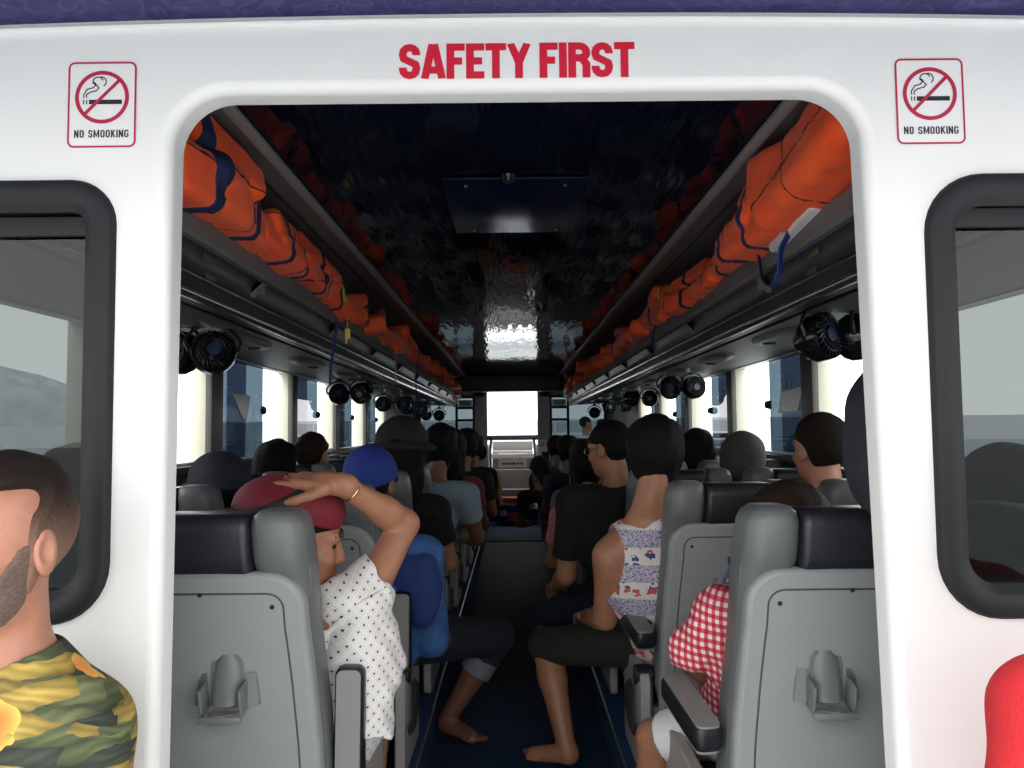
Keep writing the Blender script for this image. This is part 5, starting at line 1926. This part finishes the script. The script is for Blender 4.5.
# his left is on the picture's right
J['shL'], J['shR'] = J['nk'] + Vector((.108, .0, -.122)), J['nk'] + Vector((-.150, .0, -.110))
J['elL'], J['elR'] = J['shL'] + Vector((.012, -.02, -.27)), J['shR'] + Vector((-.035, -.02, -.27))
J['wrL'], J['wrR'] = J['elL'] + Vector((-.10, -.22, .0)), J['elR'] + Vector((.10, -.22, .0))
for n_, sg in (('L', 1), ('R', -1)):
    J['hip' + n_] = J['pe'] + Vector((.085 * sg, -.02, -.01))
    J['kn' + n_] = J['hip' + n_] + Vector((.04 * sg, -.42, -.02))
    J['an' + n_] = J['kn' + n_] + Vector((0, -.02, -.43))
    J['an' + n_].z = .075
person('man with a trimmed beard in a yellow and green floral T-shirt at the left window', J, h=.005, skin='skin_fair', shirt='floral', sleeve=.62, pants='navy_cotton', legs=.85,
       hair='hair_fade', hairstyle='fade', eyes=True, beard='beard', build=1.0)

# --- person in red at the right edge, sitting against the bulkhead
hc = Vector((.845, 1.02, 1.21))
J = sit(0, 0, hc=hc, hf=(.3, -.95, 0), nk=hc + Vector((0, .02, -.17)), ch=hc + Vector((0, .04, -.37)), pe=(.86, 1.10, .555), rt=(-1, 0, 0), face=(0, -1, 0), foot=0.0)
J['shL'], J['shR'] = J['nk'] + Vector((.165, 0, -.10)), J['nk'] + Vector((-.165, 0, -.10))
J['elL'], J['elR'] = J['shL'] + Vector((.05, -.03, -.26)), J['shR'] + Vector((-.05, -.03, -.26))
J['wrL'], J['wrR'] = J['elL'] + Vector((-.10, -.22, .0)), J['elR'] + Vector((.10, -.22, .0))
for n_, sg in (('L', 1), ('R', -1)):
    J['hip' + n_] = J['pe'] + Vector((.085 * sg, -.02, -.01))
    J['kn' + n_] = J['hip' + n_] + Vector((.04 * sg, -.42, -.02))
    J['an' + n_] = J['kn' + n_] + Vector((0, -.02, -.43))
    J['an' + n_].z = .075
person('person in a bright red top at the right edge beneath the right window', J, h=.007, skin='skin_tan', shirt='red_cotton', sleeve=.75, pants='jeans', legs=1.8, hair='hair_black', hairstyle='short', eyes=True)

# benches on the deck that carry them
for s, lab in ((-1, 'dark blue deck bench under the left bulkhead window'), (1, 'dark blue deck bench under the right bulkhead window')):
    t = thing('deck_bench', lab, 'bench', (s * 1.0, 1.10, 0.0))
    mesh_obj('bench_cushion', box((0, 0, .40), (1.0, .42, .09), .025, 3), 'bench_blue', t)
    mesh_obj('bench_box', box((0, .02, .18), (.98, .36, .35), .01), 'white_plastic', t)

# --- woman in the white eyelet blouse, first row left, hand on her maroon cap
hc = at(299, 540, 1.96)
sx_, sy_ = seat_x[(-1, 'aisle')], 1.69
sh = at(362, 606, 1.93)
el = at(404, 524, 2.06)
wr = at(343, 485, 1.91)
J = sit(sx_, sy_, hc=hc, hf=(.96, .22, -.16), hu=(.10, .02, 1), nk=(hc.x + .035, hc.y - .02, hc.z - .185), ch=(hc.x + .07, 1.965, hc.z - .37), pe=(-.52, 2.0, .585), shR=sh, elR=el, wrR=wr)
J['rt'], J['face'] = Vector((.96, -.25, 0)), Vector((.25, .96, 0))
J['shL'] = J['nk'] + Vector((-.16, .05, -.09))
J['elL'] = J['shL'] + Vector((-.03, .12, -.25))
J['wrL'] = J['elL'] + Vector((.08, .22, -.02))
person('woman in a white eyelet blouse resting her hand on her maroon cap', J, h=.005, skin='skin_tan', shirt='eyelet', sleeve=.26, pants='white_cotton', legs=1.2, hair='hair_black', hairstyle='short',
       cap=('soft', 'cap_maroon', .10), eyes='side', build=.92, curl=9, hs=1.08, hand_s=1.14,
       hands={'R': (Vector((-1, 0.02, .10)), Vector((-.10, .25, -1)), Vector((0, -1, -.25)))})
H, HA, o = J['_H'], J['_A'], J['_o']
# ruffled sleeve and loose blouse falling over the hip
gsl = solid([Cone(sh + Vector((-.05, 0, .02)), sh.lerp(el, .30), .056, .064, .03, True), Cone(sh + Vector((0, 0, .0)), sh + Vector((.02, -.01, -.13)), .066, .075, .03), Cone(sh + Vector((0, -.01, -.12)), sh + Vector((-.02, -.02, -.27)), .085, .10, .04, True)], .006, ripple=(.004, 45, 4))
J['_child']('ruffled_sleeve', gsl, 'eyelet')
g, cap_o = J['_cap']
q = g.like()
X, Y, Z = q.xyz()
n_ = Vector((-.30, -.35, 1)).normalized()
p0 = at(296, 499, 1.85)
q.F = np.maximum(np.maximum(g.F - .003, -(g.F + .004)), np.abs((X - p0.x) * n_.x + (Y - p0.y) * n_.y + (Z - p0.z) * n_.z) - .014)
if cap_o:
    mesh_obj('cap_band', q.mesh(), 'cap_band', cap_o, world=True, smooth=180)
# ring and bracelet
hd = Vector((-1, 0.02, .10)).normalized()
bc = wr.lerp(el, .10)
bd = (el - wr).normalized()
br_ = [bc + (bd.cross(Vector((0, 1, 0))).normalized() * math.cos(a) + bd.cross(bd.cross(Vector((0, 1, 0)))).normalized() * math.sin(a)) * .0305 for a in np.linspace(0, 2 * PI, 25)[:-1]]
rq = wr + hd * .012 + (hd * (.088 + .022) + Vector((0, -1, -.25)).normalized() * (.028 - .0185 * 2)) * 1.14
mesh_obj('ring', loop_tube([rq + (Vector((0, -1, -.2)).normalized() * math.cos(a) + Vector((.1, -.2, 1)).normalized() * math.sin(a)) * .0112 for a in np.linspace(0, 2 * PI, 17)[:-1]], .0018, 6), 'gold', o, world=True)
mesh_obj('bracelet', loop_tube(br_, .0018, 6), 'gold', o, world=True)

# --- blue cap, denim shirt, rolled jeans, bare foot in the aisle: second row left
hc = at(371, 484, 2.76)
J = sit(seat_x[(-1, 'aisle')], 2.51, hc=hc, hf=(.10, .98, -.15), nk=(hc.x + .05, 2.72, hc.z - .155), ch=(-.45, 2.76, .78), pe=(-.50, 2.82, .585),
        shR=at(424, 556, 2.74), elR=at(432, 640, 2.80), wrR=at(446, 640, 3.02), hipR=(-.42, 2.86, .57), knR=at(497, 636, 3.30), anR=at(449, 716, 3.30), toeR=at(478, 735, 3.2))
person('person in a blue cap and denim shirt with a bare foot in the aisle', J, h=.007, skin='skin_brown', shirt='denim', sleeve=1.35, pants='jeans', legs=1.38, hair='hair_black', cap=('cap', 'cap_blue', -.55), build=1.02)
kn, an = J['knR'], J['anR']
J['_child']('rolled_cuff', solid([Cone(kn.lerp(an, .26), kn.lerp(an, .46), .066, .066, .01, True)], .007, keeps=(Half(kn.lerp(an, .26), kn - an),)), 'jeans_cuff')
J['_child']('shirt_panel', solid([Ell(J['shR'] + Vector((.0, -.05, -.10)), (.065, .05, .13), None, .02), Ell(J['shR'] + Vector((-.06, -.06, -.05)), (.08, .05, .08), None, .03)], .007, ripple=(.003, 40, 2)), 'denim_dark')

# --- man in the printed tank top, second row right, leaning into the aisle
hc = at(655, 455, 2.70)
J = sit(seat_x[(1, 'aisle')], 2.48, hc=hc, hf=(.10, .99, -.08), nk=(at(642, 512, 2.66)), ch=(.44, 2.71, .84), pe=(.58, 2.80, .585),
        shL=at(610, 556, 2.66), elL=at(605, 618, 2.76), wrL=at(588, 616, 3.05), shR=(.62, 2.70, .93),
        hipL=(.47, 2.84, .565), knL=at(546, 646, 3.20), anL=at(566, 744, 3.05), toeL=at(530, 770, 3.1))
person('man in a red and blue printed tank top with one bare leg in the aisle', J, h=.006, skin='skin_tan', shirt='banded_print', tank=True, pants='olive_cotton', legs=1.02, hair='hair_black', hairstyle='thick', build=1.0)
# --- man in black with glasses, third row right
hc = at(609, 449, 3.52)
J = sit(seat_x[(1, 'aisle')], 3.30, hc=hc, hf=(-.72, .68, -.12), nk=(hc.x + .03, 3.50, hc.z - .165), ch=(.43, 3.54, .86), pe=(.55, 3.62, .585),
        shL=at(573, 502, 3.48), elL=at(566, 575, 3.52), wrL=at(556, 585, 3.80), hipL=(.46, 3.66, .565), knL=at(548, 614, 4.0), anL=(.20, 4.0, .075))
person('man in a black T-shirt and glasses looking across the aisle', J, h=.008, skin='skin_tan', shirt='black_cotton', sleeve=.75, pants='navy_cotton', legs=1.1, hair='hair_black', hairstyle='short', build=1.10, eyes=True)
H, HA, o = J['_H'], J['_A'], J['_o']
for sx in (-1, 1):
    ringp = [H(sx * .031 + .022 * math.cos(a), .094, .0 + .017 * math.sin(a)) for a in np.linspace(0, 2 * PI, 17)[:-1]]
gls = [loop_tube([H(sx * .031 + .022 * math.cos(a), .096, .0 + .017 * math.sin(a)) for a in np.linspace(0, 2 * PI, 17)[:-1]], .0022, 6) for sx in (-1, 1)]
gls += [tube([H(sx * .053, .095, .004), H(sx * .080, .0, .006)], .002, 6) for sx in (-1, 1)] + [tube([H(-.009, .098, .003), H(.009, .098, .003)], .002, 6)]
mesh_obj('glasses', merge(*gls), 'steel', o, world=True)

# --- girl in gingham, first row right
sx_, sy_ = seat_x[(1, 'aisle')], 1.68
J = sit(sx_ + .0, sy_, hz=1.025, hf=(-.2, .95, -.2), foot=0.20, nk=(.675, 1.905, .875), ch=(.62, 1.95, .73), pe=(.60, 2.02, .57),
        shL=at(720, 612, 1.90), elL=at(690, 650, 1.93), wrL=at(712, 690, 2.14), hipL=(.54, 2.05, .56), knL=at(655, 738, 2.20), anL=(.36, 2.26, .07))
J['shR'] = Vector((.80, 1.92, .80))
J['elR'] = Vector((.86, 2.03, .62))
J['wrR'] = Vector((.76, 2.22, .60))
J['hc'] = Vector((.665, 1.955, 1.035))
person('girl in a red gingham blouse and white shorts in the nearest right seat', J, h=.006, skin='skin_tan', shirt='gingham', sleeve=.3, pants='white_cotton', legs=.84, hair='hair_brown', hairstyle='thick', build=.86)
s_, e_ = J['shL'], J['elL']
J['_child']('puffed_sleeve', solid([Ell(s_.lerp(e_, .45) + Vector((.01, 0, .0)), (.062, .066, .085), frame(Vector((0, 1, 0)), s_ - e_), .03), Ell(e_ + Vector((-.004, .0, .0)), (.048, .05, .052), None, .03), Ell(s_ + Vector((.03, .0, -.10)), (.07, .06, .10), None, .03)], .006, ripple=(.0035, 60, 6)), 'gingham')

# --- the others, row by row
def other(label, x, row, side, u, v, d, **kw):
    y = ROW0 + PITCH_ROW * row + (.01 if side < 0 else -.02)
    hc = at(u, v, d)
    hf = kw.pop('hf', (0, 1, -.05))
    lean = hc.x - x
    J = sit(x, y, hz=hc.z, hc=tuple(hc), hf=hf, nk=(hc.x - lean * .1, hc.y - .035, hc.z - .17), ch=(x + lean * .6, y + .27, max(hc.z - .36, .80)))
    for k in ('elL', 'elR', 'wrL', 'wrR', 'shL', 'shR'):
        if k in kw:
            J[k] = kw.pop(k)
    return person(label, J, **kw), J


LA, LW, RA, RW = seat_x[(-1, 'aisle')], seat_x[(-1, 'window')], seat_x[(1, 'aisle')], seat_x[(1, 'window')]
other('short-haired man beside the second right window, neck bare', RW - .06, 1, 1, 820, 449, 2.72, h=.007, skin='skin_fair', shirt='grey_cotton', hair='hair_short', hairstyle='short', hf=(-.24, .97, 0), hs=1.0)
other('passenger in a grey hood beside the third right window', RW, 2, 1, 742, 462, 3.55, h=.011, skin='skin_tan', shirt='cap_grey', cap=('hood', 'cap_grey', 0))
other('dark-haired passenger beside the fourth right window', RW, 3, 1, 699, 452, 4.38, h=.012, skin='skin_brown', shirt='navy_cotton', hair='hair_black', hairstyle='long', hf=(.5, .8, 0))
other('black-haired passenger behind the right bulkhead window glass', RW - .02, 0, 1, 1003, 497, 1.97, h=.010, skin='skin_tan', shirt='black_cotton', hair='hair_black', hairstyle='long')
other('dark-haired passenger behind the left bulkhead window glass', LW, 0, -1, 75, 500, 1.97, h=.010, skin='skin_tan', shirt='navy_cotton', hair='hair_black', hairstyle='thick')
other('passenger in a navy cap beside the second left window', LW, 1, -1, 221, 492, 2.78, h=.010, skin='skin_tan', shirt='navy_cotton', cap=('hat', 'cap_navy', 0), hair='hair_black')
other('dark-haired passenger beside the third left window', LW, 2, -1, 276, 470, 3.58, h=.011, skin='skin_tan', shirt='black_cotton', hair='hair_black', hairstyle='thick')
other('passenger with brown hair in a bun beside the fourth left window', LW, 3, -1, 313, 455, 4.40, h=.011, skin='skin_fair', shirt='white_cotton', hair='hair_brown', hairstyle='bun', hf=(.3, .95, .1))
other('passenger in a dark olive sun hat in the left third row', LA, 2, -1, 402, 452, 3.60, h=.011, skin='skin_tan', shirt='black_cotton', cap=('hat', 'hat_olive', 0), hair='hair_black', hairstyle='long', hs=1.15)
other('passenger in a pale blue T-shirt leaning toward the aisle', LA + .06, 3, -1, 440, 448, 4.40, h=.011, skin='skin_brown', shirt='sky_cotton', hair='hair_black', hairstyle='thick')
other('passenger with dark hair in the fifth left aisle seat', LA, 4, -1, 452, 448, 5.22, h=.013, skin='skin_brown', shirt='maroon_cotton', hair='hair_black', hairstyle='long')
other('black-haired passenger in the sixth left aisle seat', LA + .05, 5, -1, 466, 446, 6.05, h=.014, skin='skin_brown', shirt='black_cotton', hair='hair_black', hairstyle='thick')
other('passenger in a black top in the eighth left aisle seat', LA + .14, 7, -1, 474, 448, 7.70, h=.015, skin='skin_brown', shirt='black_cotton', hair='hair_black', hairstyle='thick')
other('passenger in a yellow shirt far along the left of the aisle', LA + .20, 8, -1, 479, 455, 8.50, h=.015, skin='skin_tan', shirt='yellow_cotton', hair='hair_black', hairstyle='short')
other('passenger in a dark cap in the right fifth row', RA, 4, 1, 583, 460, 5.22, h=.012, skin='skin_fair', shirt='grey_cotton', cap=('cap', 'cap_navy', 0), hair='hair_brown', hairstyle='long')
other('passenger with pink sleeves in the right fourth row', RA - .10, 3, 1, 588, 470, 4.40, h=.012, skin='skin_tan', shirt='pink_cotton', hair='hair_black', hairstyle='thick', hf=(.3, .9, -.3))
other('black-haired passenger leaning far out into the aisle', RA - .26, 7, 1, 540, 470, 7.60, h=.012, skin='skin_brown', shirt='black_cotton', hair='hair_black', hairstyle='long', hf=(-.5, .8, -.6))
other('passenger with black hair in the right seventh row', RA, 6, 1, 568, 451, 6.85, h=.014, skin='skin_brown', shirt='navy_cotton', hair='hair_black', hairstyle='thick')
other('passenger with dark hair far along the right aisle seats', RA, 8, 1, 556, 448, 8.5, h=.015, skin='skin_brown', shirt='grey_cotton', hair='hair_black', hairstyle='thick')

# two people on the foredeck, seen through the far right window
for label, u, v, d, sh_, hr in (('brown-haired person in white outside the far right window', 586, 424, 12.6, 'white_cotton', 'hair_brown'), ('person in pink outside the far right window', 603, 426, 12.9, 'pink_cotton', 'hair_black')):
    hc = at(u, v, d)
    J = sit(hc.x, d - .27, hz=hc.z, hc=tuple(hc), hf=(.9, .3, 0), foot=.96, pe=(hc.x, d + .02, hc.z - .62), ch=(hc.x, d - .02, hc.z - .34))
    person(label, J, h=.014, skin='skin_fair', shirt=sh_, hair=hr, hairstyle='crop')

# bottle standing in the cup holder of the second right aisle seat
bt = thing('water_bottle', 'clear water bottle with a blue cap in a right seat cup holder', 'bottle', (seat_x[(1, 'aisle')] - .036, 2.40, .725))
mesh_obj('bottle', lathe([(.018, 0), (.030, .004), (.032, .02), (.030, .06), (.032, .10), (.031, .125), (.020, .150), (.012, .162), (.012, .176)], 20), 'bottle_clear' if 'bottle_clear' in MATS else glass('bottle_clear', (.80, .84, .88), .2), bt)
mesh_obj('bottle_label', lathe([(.0325, .065), (.0330, .068), (.0330, .108), (.0325, .111)], 20, caps=False), 'label_mix' if 'label_mix' in MATS else mat('label_mix', (.55, .58, .68), .4), bt)
mesh_obj('label_stripe', lathe([(.0334, .078), (.0336, .080), (.0336, .094), (.0334, .096)], 20, caps=False), 'strap_blue', bt)
mesh_obj('cap', lathe([(.014, .174), (.0145, .178), (.0145, .192), (.012, .195)], 16), 'strap_blue', bt)

# folded white triangles of card behind the dark window panes
for s, pts, d in ((-1, [(233, 393), (250, 396), (250, 402), (247, 420), (243, 418)], 4.30), (1, [(781, 392), (802, 386), (797, 411), (778, 413)], 4.12)):
    q = [at(u, v, d) for u, v in pts]
    x_ = s * (XW + .004)
    ol = []
    for a in q:
        t_ = x_ / a.x
        b_ = Vector((0, 0, CAM_Z)) + (a - Vector((0, 0, CAM_Z))) * t_
        ol.append((b_.y, b_.z))
    V = [(x_, a, b) for a, b in ol] + [(x_ + s * .003, a, b) for a, b in ol]
    n = len(ol)
    Fc = [list(range(n)), list(range(2 * n - 1, n - 1, -1))] + [[i, (i + 1) % n, n + (i + 1) % n, n + i] for i in range(n)]
    tag(mesh_obj('window_card', (V, Fc), 'sticker_white', loc=(x_, ol[0][0], ol[0][1]), world=True, smooth=0), 'white slanted card stuck on the dark %s window pane' % ('left' if s < 0 else 'right'), 'card', 'white cards on the window panes')
